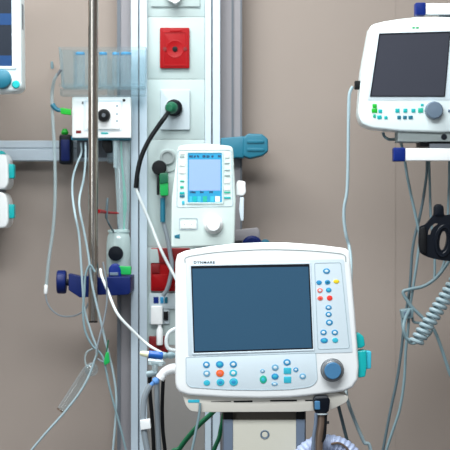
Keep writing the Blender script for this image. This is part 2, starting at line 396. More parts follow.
# ------------------------------------------------------------------ horizontal equipment rail
t = thing('equipment_rail', 'long silver equipment rail running level along the left wall', 'rail', P(50,161,-0.05))
ye = -0.05
b = MB(); b.rings([[ (x, y, z) for y, z in ((ye,P(0,140.5,ye).z),(ye-0.004,P(0,141.5,ye).z),(ye-0.004,P(0,147.5,ye).z),(ye-0.001,P(0,148.6,ye).z),(ye-0.004,P(0,149.6,ye).z),(ye-0.004,P(0,160.2,ye).z),(ye,P(0,161.3,ye).z),(ye+0.012,P(0,161.3,ye).z),(ye+0.012,P(0,140.5,ye).z))] for x in (-2.2, vx(116.6,HY)-0.003)])
obj('rail_bar', b, M['alu_rail'], t)
for px in (-60, 30, 108):
    b = MB(); b.lathe([(0,0),(0.014,0),(0.014,-ye-0.012),(0,-ye-0.012)], P(px,151,-0.0001), axis=(0,-1,0), n=20); obj('stand_off', b, M['alu_rail'], t)

# ------------------------------------------------------------------ clear bin with tubes
t = thing('storage_bin', 'clear plastic storage bin above the white regulator', 'bin', P(104,99,-0.15))
yb0, yb1 = -0.215, -0.130
def bin_walls(b, x0, x1, y0, y1, x0b, x1b, th=0.0018):
    # open-top tray with slightly tapering walls (front, back, two sides, bottom)
    zt, zb = P(0,y0,-0.17).z, P(0,y1,-0.17).z
    a0, a1, c0, c1 = vx(x0,-0.17), vx(x1,-0.17), vx(x0b,-0.17), vx(x1b,-0.17)
    for yA, yB in ((yb0, yb0+th), (yb1-th, yb1)):
        b.rings([[(c0,yA,zb),(c1,yA,zb),(a1,yA,zt),(a0,yA,zt)], [(c0,yB,zb),(c1,yB,zb),(a1,yB,zt),(a0,yB,zt)]])
    for A, C, s in ((a0,c0,1), (a1,c1,-1)):
        b.rings([[(C,yb0+th,zb),(C+s*th,yb0+th,zb),(A+s*th,yb0+th,zt),(A,yb0+th,zt)], [(C,yb1-th,zb),(C+s*th,yb1-th,zb),(A+s*th,yb1-th,zt),(A,yb1-th,zt)]])
    b.box((c0+th,yb0+th,zb), (c1-th,yb1-th,zb+th))
b = MB(); bin_walls(b, 60, 147, 48.5, 88, 63, 146); obj('bin_tray', b, M['clear_bin'], t)
b = MB(); zl = P(0,87,-0.17).z
b.box((vx(60.5,-0.17), yb0-0.004, zl-0.004), (vx(147.5,-0.17), yb0-0.0003, zl+0.006)); obj('label_ledge', b, M['clear_bin'], t)
b = MB(); b.box((vx(61,-0.17), yb0+0.01, zl-0.024), (vx(146,-0.17), yb1, zl-0.0065)); obj('lower_tray', b, M['clear_bin'], t)
for px in (75, 96, 118):
    b = MB(); b.box((vx(px,-0.17)-0.0008, yb0+0.002, P(0,88,-0.17).z+0.0019), (vx(px,-0.17)+0.0008, yb1-0.002, P(0,52,-0.17).z)); obj('divider', b, M['clear_bin'], t)
b = MB(); b.box((vx(108,-0.1), -0.1295, P(0,163,-0.1).z), (vx(114.5,-0.1), -0.121, P(0,60,-0.1).z)); b.box((vx(108,-0.1), -0.121, P(0,163,-0.1).z), (vx(114.5,-0.1), -0.0545, P(0,159,-0.1).z+0.004)); obj('hanging_bracket', b, M['clear_bin'], t)
# lidded tubes standing in the bin
for i, (px, wd, lab) in enumerate(((80.2, 4.6, 'clear tube with blue cap in the bin, left of the steel pole'), (103, 4.0, 'clear tube with blue cap just right of the steel pole'),
                          (115.8, 3.4, 'narrow clear tube with blue cap in the bin near the column rail'), (126, 5.4, 'wide clear tube with blue cap in the bin, nearest the ivory panel'))):
    y0 = -0.172
    t2 = thing('capped_tube', lab, 'tube', P(px, 87, y0), 'blue capped tubes in the clear bin')
    zb = zl+0.0015; zt = P(0,53.5,y0).z; r = U(wd,y0)
    base = Vector((vx(px,y0), y0, zb))
    b = MB(); b.lathe([(0,0.001),(r*0.7,0.001),(r*0.96,0.004),(r,0.012),(r,zt-zb-0.004),(r*0.97,zt-zb-0.004),(0,zt-zb-0.0042)], base, axis=(0,0,1), n=20); obj('tube_body', b, M['tube_clear'], t2)
    b = MB(); b.lathe([(0,zt-zb-0.004),(r*1.0,zt-zb-0.004),(r*1.02,zt-zb+0.001),(r*0.85,zt-zb+0.0035),(0,zt-zb+0.004)], base, axis=(0,0,1), n=20); obj('cap', b, M['blue'], t2)

# ------------------------------------------------------------------ white regulator module
t = thing('suction_regulator', 'white square regulator with a black dial, clamped to the silver rail behind the pole', 'regulator', P(101,138,-0.14))
yF = -0.185
b = MB(); b.prism(R(72,97,131,138,yF,1.5), yF, -0.1305, 0.004); obj('casing', b, M['white'], t)
b = MB(); b.prism(R(87,102,120,129.5,yF,1.5), yF-0.005, yF, 0.002); obj('raised_face', b, M['white'], t)
b = MB(); b.frame(R(83.5,100.5,122.5,131,yF,1.5), R(86,101.5,121,130,yF,1.5), yF-0.0015, yF, 0.0004); obj('face_outline', b, M['white_cool'], t)
yk = yF-0.005
b = MB(); c = P(104,115.5,yk)
b.lathe([(0,0),(U(6.4,yk),0),(U(6.6,yk),0.006),(U(5.6,yk),0.014),(U(4,yk),0.015),(0,0.015)], c); kn = obj('dial', b, M['black'], t)
b = MB(); b.lathe([(0,0.0152),(U(2,yk),0.0152),(U(1.8,yk),0.018),(0,0.018)], P(104,115.5,yk), n=16); obj('dial_cap', b, M['groove'], kn)
for px, py in ((117,106), (117,114), (117,121), (90,108), (90,122)):
    b = MB(); b.lathe([(0,0),(U(0.9,yk),0),(U(0.9,yk),0.0008),(0,0.001)], P(px,py,yk), n=12); obj('indicator', b, M['tealblue'], t)
for px, py, k in ((124,100.3,'black'), (83.2,102.8,'groove')):
    b = MB(); b.prism(R(px-1.3,py-1.3,px+1.3,py+1.3,yF,0.4), yF-0.001, yF, 0.0003, 2); obj('screw', b, M[k], t)
b = MB(); b.prism(R(76,130.5,81.2,133.3,yF,0.5), yF-0.0012, yF, 0.0003, 2); obj('red_label', b, M['red_dark'], t)
b = MB(); b.prism(R(101,132.3,108,134,yF,0.5), yF-0.0012, yF, 0.0003, 2); obj('teal_label', b, M['teal'], t)
b = MB(); b.prism(R(72.2,137,131.2,140.5,-0.14,0.8), -0.178, -0.135, 0.001); obj('base_strip', b, M['tealblue'], t)
b = MB(); b.box((vx(76,-0.1), -0.1295, P(0,139,-0.1).z), (vx(106,-0.1), -0.0545, P(0,131,-0.1).z)); b.box((vx(76,-0.1),-0.0702,P(0,157,-0.1).z),(vx(106,-0.1),-0.0545,P(0,139,-0.1).z)); obj('rail_bracket', b, M['groove'], t)
b = MB(); b.prism(O(rpoly([(103.5,141),(113,141),(113.5,153),(107.5,154),(103.5,147)],1),-0.1), -0.160, -0.1325, 0.003); obj('connector_block', b, M['black'], t)
# clear tube from its underside
# clear sleeve with teal line, right of the pole
t = thing('drainage_sleeve', 'long clear plastic sleeve with a teal line under the white regulator', 'plastic sleeve', P(122,235,-0.155))
b = MB(); b.rings([[P(a+ (1 if s>0 else 0),y,-0.155)+Vector((math.cos(th)*U(w_,-0.155), math.sin(th)*U(w_*0.45,-0.155), 0)) for th in [2*PI*k/18 for k in range(18)] for s in (0,)] for a, y, w_ in ((122,141,8.6),(122,152,8.3),(122.5,175,7.4),(123,200,6.6),(123,222,5.6),(123.5,231.5,4.5))])
sl = obj('sleeve', b, M['sleeve'], t)
b = MB(); b.tube([P(121,141.2,-0.155), P(122,165,-0.155), P(124,185,-0.155), P(125,205,-0.155), P(124.5,216,-0.155), P(124,231,-0.155)], lambda u: U(1.0+1.2*math.exp(-((u-0.62)/0.18)**2),-0.155)); obj('inner_line', b, M['mint'], t)
b = MB(); b.prism(R(113.5,140.8,117.3,168,-0.17,1), -0.176, -0.171, 0.001); obj('strap', b, M['sleeve'], t)

# navy rail hook with green knob
t = thing('rail_clamp', 'dark navy block with a bright green knob on top, clamped over the silver rail', 'clamp', P(65,164,-0.1))
b = MB(); b.prism(R(59,134.5,71.5,164,-0.115,2.5), -0.115, -0.0545, 0.006, 4); obj('block', b, M['blacknavy'], t)
b = MB(); b.prism(R(60.8,139.5,69.6,161,-0.115,2), -0.117, -0.113, 0.0015); obj('front_plate', b, M['navy'], t)
c = P(64.8,134.6,-0.085)
b = MB(); b.lathe([(0,0),(U(3,-0.085),0),(U(4,-0.085),0.006),(U(3.2,-0.085),0.009),(U(2.4,-0.085),0.013),(U(2.2,-0.085),0.016),(0,0.0165)], c, axis=(0,0,1), n=16); obj('knob', b, M['grass'], t)

# green stopcock on the left line
LY = -0.20
t = thing('infusion_line', 'thin clear line looping down the left wall, with a green stopcock near its top', 'tube', P(52,318,LY))
b = MB(); b.tube([P(57.5,74,-0.226), P(54,81,-0.218), P(52,95,LY), P(52.5,115,LY), P(54,140,LY), P(55,165,LY), P(55,200,LY), P(53,230,LY), P(49,258,LY), P(46.3,285,LY)], U(1.6,LY)); obj('upper_tube', b, M['clear_tube'], t)
b = MB(); b.lathe([(0,0),(U(1.5,LY),0),(U(2,LY),U(1.5,LY)),(U(2,LY),U(8,LY)),(U(1.6,LY),U(9.5,LY)),(0,U(9.5,LY))], P(45.6,294,LY), axis=(0.06,0,1), n=14); obj('connector', b, M['white'], t)
b = MB(); b.tube([P(45.6,293.5,LY), P(47,302,LY), P(52,310,LY), P(60,315.5,LY), P(70,316.5,LY), P(79,314,LY), P(86,308,LY), P(89,301,LY-0.005)], U(0.8,LY)); obj('lower_tube', b, M['hose_gr'], t)
b = MB(); b.tube([P(52.5,104.5,LY-0.002), P(54.5,107.5,LY-0.004), P(58,110,LY-0.005), P(61.5,110.5,LY-0.005)], lambda u: U(2.6-u*0.8,LY)); obj('stopcock_tip', b, M['tealblue'], t)
b = MB(); b.prism(O(rpoly([(60.5,107.8),(71,109.2),(71,115.2),(61,113.8)],0.8),LY-0.005), LY-0.010, LY+0.002, 0.002); obj('stopcock', b, M['grass'], t)
b = MB(); b.lathe([(0,0),(U(1.3,LY),0),(U(1.5,LY),U(7,LY)),(0,U(7,LY))], P(57,75.5,-0.226), axis=(0.55,0,0.83), n=12); obj('needle_cap', b, M['groove'], t)
t = tag(obj('luer_cap', MB().lathe([(0,0),(U(1.4,LY),0.001),(U(1.7,LY),U(3,LY)),(U(1.3,LY),U(7.5,LY)),(0,U(8,LY))], P(52.3,69,-0.10), axis=(-0.08,0,1), n=14).tube([P(52.3,65,-0.10), P(53,64.5,-0.05), P(53,64,0.0)], U(0.6,LY)), M['cable']),
        'small grey cap on a wall pin left of the clear bin', 'cap')

# ------------------------------------------------------------------ steel pole and its clamp
YP = -0.33; rp = U(5.0, YP)
t = thing('infusion_pole', 'shiny steel infusion pole standing upright in front of the white regulator', 'pole', P(93,322,YP))
zb, zt = P(93,321,YP).z, 2.9
b = MB(); b.lathe([(0,0),(rp*0.98,0),(rp,0.003),(rp,zt-zb)], Vector((vx(93.2,YP), YP, zb)), axis=(0,0,1), n=40); obj('pole_tube', b, M['chrome'], t)
b = MB(); b.lathe([(rp*0.55,-0.004),(rp*0.9,-0.004),(rp*0.9,-0.0002),(rp*0.55,-0.0002)], Vector((vx(93.2,YP), YP, zb)), axis=(0,0,1), n=32); obj('end_plug', b, M['black'], t)

t = thing('pole_clamp', 'navy pole clamp with a green lever joining the steel pole to the column', 'clamp', P(100,296,-0.28))
yc0, yc1 = YP+rp+0.0005, -0.26
b = MB(); b.lathe([(0,0),(U(11,yc0),0),(U(11.8,yc0),0.003),(U(11.8,yc0),U(7.5,yc0)),(U(10.8,yc0),U(9,yc0)),(0,U(9,yc0))], P(57.2,282,-0.285), axis=(1,0,0.0), n=28)
obj('tightening_knob', b, M['navy'], t)
b = MB(); b.tube([P(64,282,-0.285), P(72,283,-0.285)], U(3.4,yc0)); obj('screw_shaft', b, M['blacknavy'], t)
b = MB(); b.prism(O(rpoly([(68.5,273.5),(80,276.5),(90,276),(90,297),(79.5,297.5),(68.5,290)],1.2),yc0), yc0, yc1, 0.004); obj('jaw', b, M['navy'], t)
b = MB(); b.prism(O(rpoly([(87,276),(108,279),(108,294.5),(87,296)],1.2),yc0+0.001), yc0+0.001, yc1-0.001, 0.004); obj('arm', b, M['navy'], t)
b = MB(); b.prism(O(rpoly([(106.5,277),(130.5,276.5),(130.5,294.5),(106.5,296)],[1.2,1.2,4,1.2]),yc0), yc0, HY-0.0045, 0.004); obj('mounting_block', b, M['navy'], t)
b = MB(); b.prism(O(rpoly([(108.5,278.5),(108.5,268),(112.5,263.5),(118,264),(121,269),(121.5,278.5)],2.5),yc0+0.01), yc0+0.01, yc0+0.05, 0.004); obj('dome', b, M['royal'], t)
b = MB(); b.prism(O(rpoly([(117,266),(131,266.5),(131,274.5),(121,274.5)],1.2),yc0+0.02), yc0+0.012, yc0+0.045, 0.003); obj('lever', b, M['green'], t)
b = MB(); b.prism(R(109.5,272.5,118,275.5,yc0,0.5), yc0+0.007, yc0+0.011, 0.0006); obj('mark', b, M['knob_grey'], t)

t = thing('suction_canister', 'clear canister with a dark round cap on the navy clamp block beside the column', 'canister', P(118,276,-0.17))
b = MB(); yk = -0.17
zb = P(0,276.3,-0.26).z+0.003
prof = [(0,0),(U(11.5,yk),0),(U(12.3,yk),0.004),(U(12.3,yk),U(28,yk)),(U(11.5,yk),U(36,yk)),(U(9.5,yk),U(42,yk)),(U(8.5,yk),U(43,yk)),(0,U(43,yk))]
b.lathe(prof, Vector((vx(118.7,yk), yk, zb)), axis=(0,0,1), n=32); obj('jar', b, M['milky'], t)
b = MB(); b.lathe([(U(9.5,yk),U(41.8,yk)),(U(10.8,yk),U(42,yk)),(U(10.8,yk),U(44,yk)),(U(8,yk),U(44.6,yk)),(0,U(44.6,yk))], Vector((vx(118.7,yk), yk, zb)), axis=(0,0,1), n=32); obj('lid', b, M['milky'], t)
b = MB(); yq = yk-U(12.4,yk); b.lathe([(0,-0.01),(U(7,yq),-0.01),(U(7.6,yq),0.004),(U(7.2,yq),0.010),(0,0.012)], P(115.8,253.5,yq)); obj('round_cap', b, M['blacknavy'], t)

# red rod and grey wire
t = thing('safety_strap', 'short red strap reaching from the steel pole to the clear sleeve', 'strap', P(107,214,-0.25))
b = MB(); b.tube([P(98,211.2,YP+0.004), P(103,211.8,-0.28), P(110,212.8,-0.22), P(118.5,213.2,-0.172)], lambda u: U(2.2-u*1.3,-0.25)); obj('strap_band', b, M['red'], t)
b = MB(); b.tube([P(107.5,198,-0.255), P(107,206,-0.258), P(106.4,216,-0.258), P(106.6,218.5,-0.256)], lambda u: U(1.0+0.4*math.sin(u*PI),-0.25)); b.tube([P(106.6,218,-0.255), P(109.5,225,-0.25), P(113.5,232,-0.2)], U(0.9,-0.25)); obj('hook_wire', b, M['cable_dk'], t)

# tubing tangle around the pole
YF = YP-rp-0.006
def cable(name, label, cat, pts, r, m, Y0):
    return tag(obj(name, MB().tube([P(p[0],p[1],p[2] if len(p)>2 else Y0) for p in pts], U(r,Y0)), m), label, cat)
cable('infusion_tube', 'pale tube hanging from the white regulator and curving down to the lower left edge', 'tube',
      [(81,142.5,-0.158),(81.3,153,-0.16),(77,164,-0.18),(73,178,-0.23),(72.5,195,-0.29),(75,214,-0.35),(79,235),(81,262),(83,292),(85,312),(92,335),(97,350),(94,362),(88,378),(78,395),(63,414),(45,434),(30,452),(0,490),(-60,640),(-80,722)], 1.15, M['cable_lt'], YF-0.004)
cable('infusion_tube', 'pale tube running down the front of the pole past the green clip', 'tube',
      [(85.5,142.5,-0.165),(85.5,160,-0.19),(83.5,180,-0.25),(79.5,198,-0.34),(80,212),(84,231),(88.5,256),(91.5,280),(96,302),(101,322),(105,340),(109,355),(113,372),(116,392),(116,412),(113,450),(110,480),(108,640),(108,715)], 1.15, M['cable_lt'], YF-0.0125)
cable('infusion_tube', 'grey tube with a loop left of the pole going down beside the column', 'tube',
      [(95,272),(90,265),(85.5,275),(84.5,292),(83,310),(85,330),(92,345),(101,354),(105,365),(109,385),(115,408),(121,430),(127,455),(132,480),(140,640),(140,715)], 1.1, M['cable'], YF-0.022)
cable('infusion_tube', 'thin grey tube curving from the pole foot to the clear drip chamber', 'tube',
      [(103,262,-0.40),(106,280,-0.395),(107,300,-0.385),(104,320),(100,335),(97,348),(96,353)], 0.9, M['hose_gr'], YF-0.03)
cable('monitor_cable', 'white cable slanting from the navy pole clamp down to the blue tipped connector', 'cable',
      [(100.3,269,-0.336),(102,277,-0.35),(107,289,-0.37),(117,313),(132,330),(147,344),(160,352,-0.45),(166,354.5,-0.47)], 1.45, M['cable_wh'], -0.40)
t = thing('tube_clip', 'green clip on the pale tube below the steel pole', 'clip', P(107,364,-0.36))
b = MB(); b.prism(O(rpoly([(105.7,352.5),(108.6,352),(109.8,362.5),(105,365.3),(103.6,363)],0.8),-0.378), -0.380, -0.3635, 0.002); obj('clip_body', b, M['green'], t)
b = MB(); b.tube([P(106.5,353,-0.378), P(107.5,346,-0.378), P(108.5,340,-0.378)], U(0.7,-0.37)); obj('clip_tail', b, M['dkgreen'], t)
t = thing('drip_chamber', 'clear drip chamber hanging tilted in the tubes at lower left', 'drip chamber', P(60,408,-0.40))
Yd = -0.318; ax = P(90,366,Yd)-P(61,411,Yd); L = ax.length
b = MB(); b.lathe([(0,0),(U(3.6,Yd),0),(U(4.2,Yd),0.002),(U(4.2,Yd),L*0.9),(U(3,Yd),L*0.96),(0,L*0.96)], P(61,410,Yd), axis=ax, n=22); obj('chamber', b, M['clear'], t)
b = MB(); b.lathe([(U(3.2,Yd),-0.003),(U(4.3,Yd),-0.003),(U(4.3,Yd),0.001),(U(3.2,Yd),0.001)], P(61,410,Yd), axis=ax, n=22); obj('end_ring', b, M['bronze'], t)
def ball(c, r, n=8): return [(r*math.sin(PI*k/n), r-r*math.cos(PI*k/n)) for k in range(n+1)]
b = MB(); b.lathe(ball(0, U(6.8,Yd)), P(91.5,376.2,Yd), axis=(0,0,1), n=22); obj('bulb', b, M['clear'], t)
b = MB(); b.tube([P(93,363,Yd), P(87,366,Yd), P(85,359,Yd), P(87,352,Yd), P(93,348.5,Yd)], U(0.9,Yd)); obj('loop', b, M['clear_tube'], t)
b = MB(); b.tube([P(98,359,Yd), P(103,362,Yd-0.01), P(106,361,Yd-0.02)], U(0.9,Yd)); obj('stem', b, M['hose_gr'], t)

# ------------------------------------------------------------------ patient monitor, left edge
YL = -0.45
t = thing('patient_monitor', 'white patient monitor cut off by the left edge, with a dark blue screen', 'monitor', P(-30,93,YL))
b = MB(); b.prism(O(rpoly([(-95,-60),(19.6,-60),(21.6,87),(17,91.2),(-90,95)],[6,5,7,4,6],6),YL), YL, YL+0.10, 0.007, 4, back=0.035); obj('housing', b, M['white_mint'], t)
b = MB(); b.frame(O(rpoly([(-88,-50),(15.5,-50),(17,69),(-88,69)],2),YL), O(rpoly([(-80,-44),(11.2,-44),(12.2,66.3),(-80,66.3)],1),YL), YL-0.003, YL+0.004, 0.001); obj('bezel', b, M['white_cool'], t)
b = MB(); b.prism(O([(-80,-44),(11.2,-44),(12.2,66.3),(-80,66.3)],YL), YL-0.0006, YL+0.005); scn = obj('screen', b, M['navy_screen'], t)
for y0, y1 in ((13.5,25), (55.5,66)):
    b = MB(); b.prism(R(-79,y0,11.6,y1,YL), YL-0.0012, YL-0.0004); obj('display_bar', b, M['blue_bar'], scn)
b = MB(); c = P(2,79.5,YL); b.lathe([(0,0),(U(9.5,YL),0),(U(10,YL),0.006),(U(9,YL),0.016),(U(7.6,YL),0.018),(0,0.019)], c); obj('knob', b, M['tealblue'], t)
b = MB(); b.lathe([(0,0),(U(4,YL),0),(U(4,YL),0.003),(U(3.2,YL),0.005),(0,0.005)], P(16,84.5,YL)); obj('power_button', b, M['teal'], t)
b = MB(); b.prism(R(20,4,22.6,30,YL+0.04,0.6), YL+0.03, YL+0.06, 0.001); obj('side_port', b, M['groove'], t)
b = MB(); b.box((vx(-50,YL), YL+0.0995, P(0,40,YL).z), (vx(-25,YL), -0.0002, P(0,10,YL).z)); obj('wall_mount_arm', b, M['housing'], t)

# stacked syringe pumps at the left edge
YS = -0.20
for y0, y1, lab in ((152,189,'upper of two white rounded modules at the left edge, on the silver rail'), (192,228,'lower of two white rounded modules at the left edge')):
    t = thing('pump_module', lab, 'pump', P(-20,y1,YS), 'white modules stacked at the left edge')
    b = MB(); b.prism(O(rpoly([(-60,y0),(4,y0),(7.8,y0+9),(8.2,y1-5),(5,y1),(-60,y1)],[3,6,5,5,4,3],5),YS), YS, -0.0705 if y0 < 160 else -0.08, 0.009, 4, back=0.006); obj('casing', b, M['white'], t)
    b = MB(); b.prism(R(6.8,y0+12.2,14.6,y0+26.5,YS+0.03,1.8), YS+0.02, YS+0.05, 0.003); obj('release_tab', b, M['teal'], t)
    if y0 < 160:
        b = MB(); b.prism(O(rpoly([(-40,y0-1.2),(2.5,y0-1.2),(5.5,y0+2.2),(-40,y0+2.2)],1),YS), YS-0.0015, YS+0.03, 0.001); obj('top_stripe', b, M['teal'], t)
        b = MB(); b.box((vx(-55,-0.1), -0.0704, P(0,156,-0.06).z), (vx(-10,-0.1), -0.0545, P(0,146,-0.06).z)); obj('rail_hook', b, M['groove'], t)
        b = MB(); b.box((vx(-50,YS), YS+0.02, P(0,191.9,YS).z), (vx(1.5,YS), YS+0.1, P(0,188,YS).z)); obj('stacking_foot', b, M['groove'], t)

    else:
        b = MB(); b.box((vx(-55,-0.1), -0.0805, P(0,215,-0.06).z), (vx(-10,-0.1), -0.0003, P(0,200,-0.06).z)); obj('wall_mount', b, M['groove'], t)

# ------------------------------------------------------------------ infusion pump in the middle
YI = -0.42
t = thing('infusion_pump', 'pale mint infusion pump with a lit blue display, above the ventilator', 'infusion pump', P(203,246,YI+0.05))
b = MB(); b.prism(O(rpoly([(178,145.5),(205,143.5),(233,146),(236,200),(234.5,245.5),(171,248),(171.5,200)],[5,8,5,3,3,3,3],5),YI), YI, YI+0.10, 0.005, 4, back=0.005); obj('housing', b, M['pumpwhite'], t)
b = MB(); b.frame(O(rpoly([(177.5,149.5),(231.5,149.5),(233.3,206.5),(176.3,207.5)],3),YI), O(rpoly([(178.3,150.3),(230.7,150.3),(232.5,205.7),(177.1,206.7)],2.5),YI), YI-0.0010, YI, 0.0003); obj('panel_line', b, M['line'], t)
b = MB(); b.frame(O(rpoly([(186,151.5),(223.8,151.5),(223.8,204),(186,204)],1.5),YI), O(rpoly([(187.8,153),(222,153),(222,202.5),(187.8,202.5)],1),YI), YI-0.0024, YI, 0.0006); obj('display_bezel', b, M['pumppanel'], t)
b = MB(); b.prism(R(187.8,153,222,202.5,YI,0.5), YI-0.0014, YI); dsp = obj('display', b, M['lcd_rim'], t)
yd = YI-0.0014
b = MB(); b.prism(R(189,159.5,220.5,190.6,YI,0.3), yd-0.0003, yd); obj('display_window', b, M['lcd'], dsp)
def marks(b, y, h, spans, Y, dep=0.0003):
    for x0, x1 in spans:
        x = x0
        while x < x1-0.3:
            w_ = min(random.uniform(0.7, 1.4), x1-x)
            b.prism(R(x, y+random.uniform(0,h*0.25), x+w_, y+h-random.uniform(0,h*0.2), Y), Y-dep, Y); x += w_+0.25
b = MB(); marks(b, 155, 2.8, ((189.2,192.8),(193.8,196),(197,199.5),(202.5,205.5),(206.5,209.5),(211.5,213.5),(218,221)), yd); obj('status_text', b, M['lcd_ink'], dsp)
b = MB(); marks(b, 191, 2.4, ((190.2,195.5),(200,203.5),(209.3,213)), yd-0.0); obj('value_text', b, M['lcd_ink'], dsp)
for x0, x1, k in ((189.5,192,'cyan'),(192.8,196.8,'teal'),(197.6,201,'cyan'),(202.8,207,'mint'),(210.4,214.2,'cyan'),(215.2,220,'key_pale')):
    b = MB(); b.prism(R(x0,196.2,x1,201.8,yd,0.4), yd-0.0003, yd); obj('menu_icon', b, M[k], dsp)
for x0, x1, y0, y1, k in ((180,184.8,152,154.6,'key_pale'),(179.6,184.6,156,157.2,'key_grey'),(179.4,185,163.4,166.2,'key_pale'),(179.2,185,169.2,173.6,'key_pale'),(180,184.2,180.4,181.8,'mint'),(180,183.8,186,188.4,'mint'),(179.6,184.6,191.8,194.4,'teal'),(179.6,184.6,195,197.4,'tealblue'),(182,184.6,200.8,204.6,'cyan'),
                     (225,229,153.4,158,'key_pale'),(224.6,229.6,162.6,163.8,'key_grey'),(224.4,229.8,169.4,170.8,'key_grey'),(224.6,230,174.6,176.4,'key_grey'),(224.2,230,180,183.4,'key_pale'),(224.2,230.2,186.4,190.4,'key_pale'),(224.2,230.4,191.6,193.2,'mint'),(224.2,230.6,196.8,198.8,'teal')):
    b = MB(); b.prism(R(x0,y0,x1,y1,YI,0.4), YI-0.0016, YI, 0.0004, 2); obj('key', b, M[k], t)
b = MB(); b.frame(R(179,217.5,198,230,YI,2), R(180,218.5,197,229,YI,1.6), YI-0.0012, YI, 0.0003); obj('door_outline', b, M['line'], t)
b = MB(); b.prism(R(180.6,221.5,196.4,228.8,YI,1.2), YI-0.0026, YI, 0.0008); obj('door', b, M['key_pale'], t)
b = MB()
for px in (184.5, 191.5): b.lathe([(0,0),(U(0.5,YI),0),(U(0.5,YI),0.0004),(0,0.0004)], P(px,224.2,YI-0.0026), n=8)
obj('door_mark', b, M['key_grey'], t)
b = MB(); b.prism(O(rpoly([(174.4,235.4),(179.8,234),(179.8,238.8),(174.6,238)],0.4),YI), YI-0.0008, YI, 0.0002, 2); obj('maker_mark', b, M['tealblue'], t)
b = MB(); c = P(213.5,224.5,YI); b.lathe([(0,0),(U(9.4,YI),0),(U(9.6,YI),0.006),(U(8.8,YI),0.010),(U(7.6,YI),0.012),(U(7.2,YI),0.022),(U(6.2,YI),0.025),(0,0.026)], c, n=40); obj('knob', b, M['white'], t)
b = MB(); b.prism(O(rpoly([(236.2,183),(238,180.5),(245.4,181.5),(246,193),(243.5,196),(236.2,196)],1.8),YI+0.03), YI+0.018, YI+0.07, 0.004); obj('side_bracket', b, M['white'], t)
b = MB(); b.prism(O(rpoly([(240,197),(244,197),(243.6,221),(240.8,221),(239,210)],1.5),YI+0.03), YI+0.02, YI+0.035, 0.002); obj('side_lever', b, M['white_cool'], t)
b = MB(); b.tube([P(242,194,YI+0.03), P(242,198.5,YI+0.03)], U(1.2,YI)); obj('hinge', b, M['groove'], t)
b = MB(); b.prism(R(192,180,220,215,YI,1), YI+0.0995, PY-0.0003, 0.003); obj('mounting_arm', b, M['groove'], t)

# ------------------------------------------------------------------ ventilator
YV = -1.10
v = thing('ventilator', 'large white ventilator with a blue screen and rows of keys, front and centre', 'ventilator', (P(265,0,YV).x, -1.0, 0))
top = [(181.5,252.5),(195,249.3),(210,246.8),(235,244),(262,242.8),(290,243),(320,245.3),(348,250)]
outl = [(175.2,383),(175,340),(175.3,262),(177.5,254.5),(184,251.6)]+top[1:-1]+[(345.5,248.4),(349.3,250.8),(351.5,270),(355.3,315),(359,366),(358.2,379),(353,387.5),(344,391.5),(320,395),(290,397.8),(260,398.6),(225,397.8),(188,395.4),(179,392),(176.2,388)]
b = MB(); b.prism(O(outl,YV), YV, YV+0.12, 0.007, 5, back=0.02); hs = obj('housing', b, M['white'], v, smooth=50)
# crease line of the lid along the top
b = MB(); b.tube([P(185,263,YV-0.0002), P(186.2,257.5,YV-0.0004), P(200,254.5,YV-0.0004), P(222,251.8,YV-0.0004), P(262,249.6,YV-0.0004), P(300,250.2,YV-0.0004), P(330,252.5,YV-0.0004), P(344,255,YV-0.0004), P(346,262,YV-0.0002)], U(0.45,YV), n=6); obj('lid_crease', b, M['seam'], v)
# bezel panel
b = MB(); b.prism(O(rpoly([(185.6,261.5),(343.8,258.2),(352.4,349.5),(352.2,352.5),(188.2,356.2)],[3,3,2,1,2]),YV), YV-0.0012, YV, 0.0006, 2); obj('bezel', b, M['white_cool'], v)
yb_ = YV-0.0012
scr = [(191,266.2),(309.4,264),(313.2,349),(193.8,353)]
b = MB(); b.frame(O(rpoly([(189.4,264.6),(310.8,262.2),(314.8,350.6),(192.2,354.8)],1),YV), O(rpoly(scr,0.8),YV), YV-0.0032, YV-0.0008, 0.0006); obj('screen_frame', b, M['white_cool'], v)
b = MB(); b.prism(O(rpoly(scr,0.8),YV), yb_-0.0006, YV-0.0004); obj('screen_edge', b, M['screen_off'], v)
b = MB(); b.prism(O([(192.4,268.6),(308.2,266.6),(311.6,347.6),(194.8,351.2)],YV), yb_-0.0012, yb_-0.0004); obj('screen', b, M['screen'], v)
text('maker_name', 'DYNMARE', 193.8, 263.9, yb_, 2.9, M['screen_off'], v, w=21)
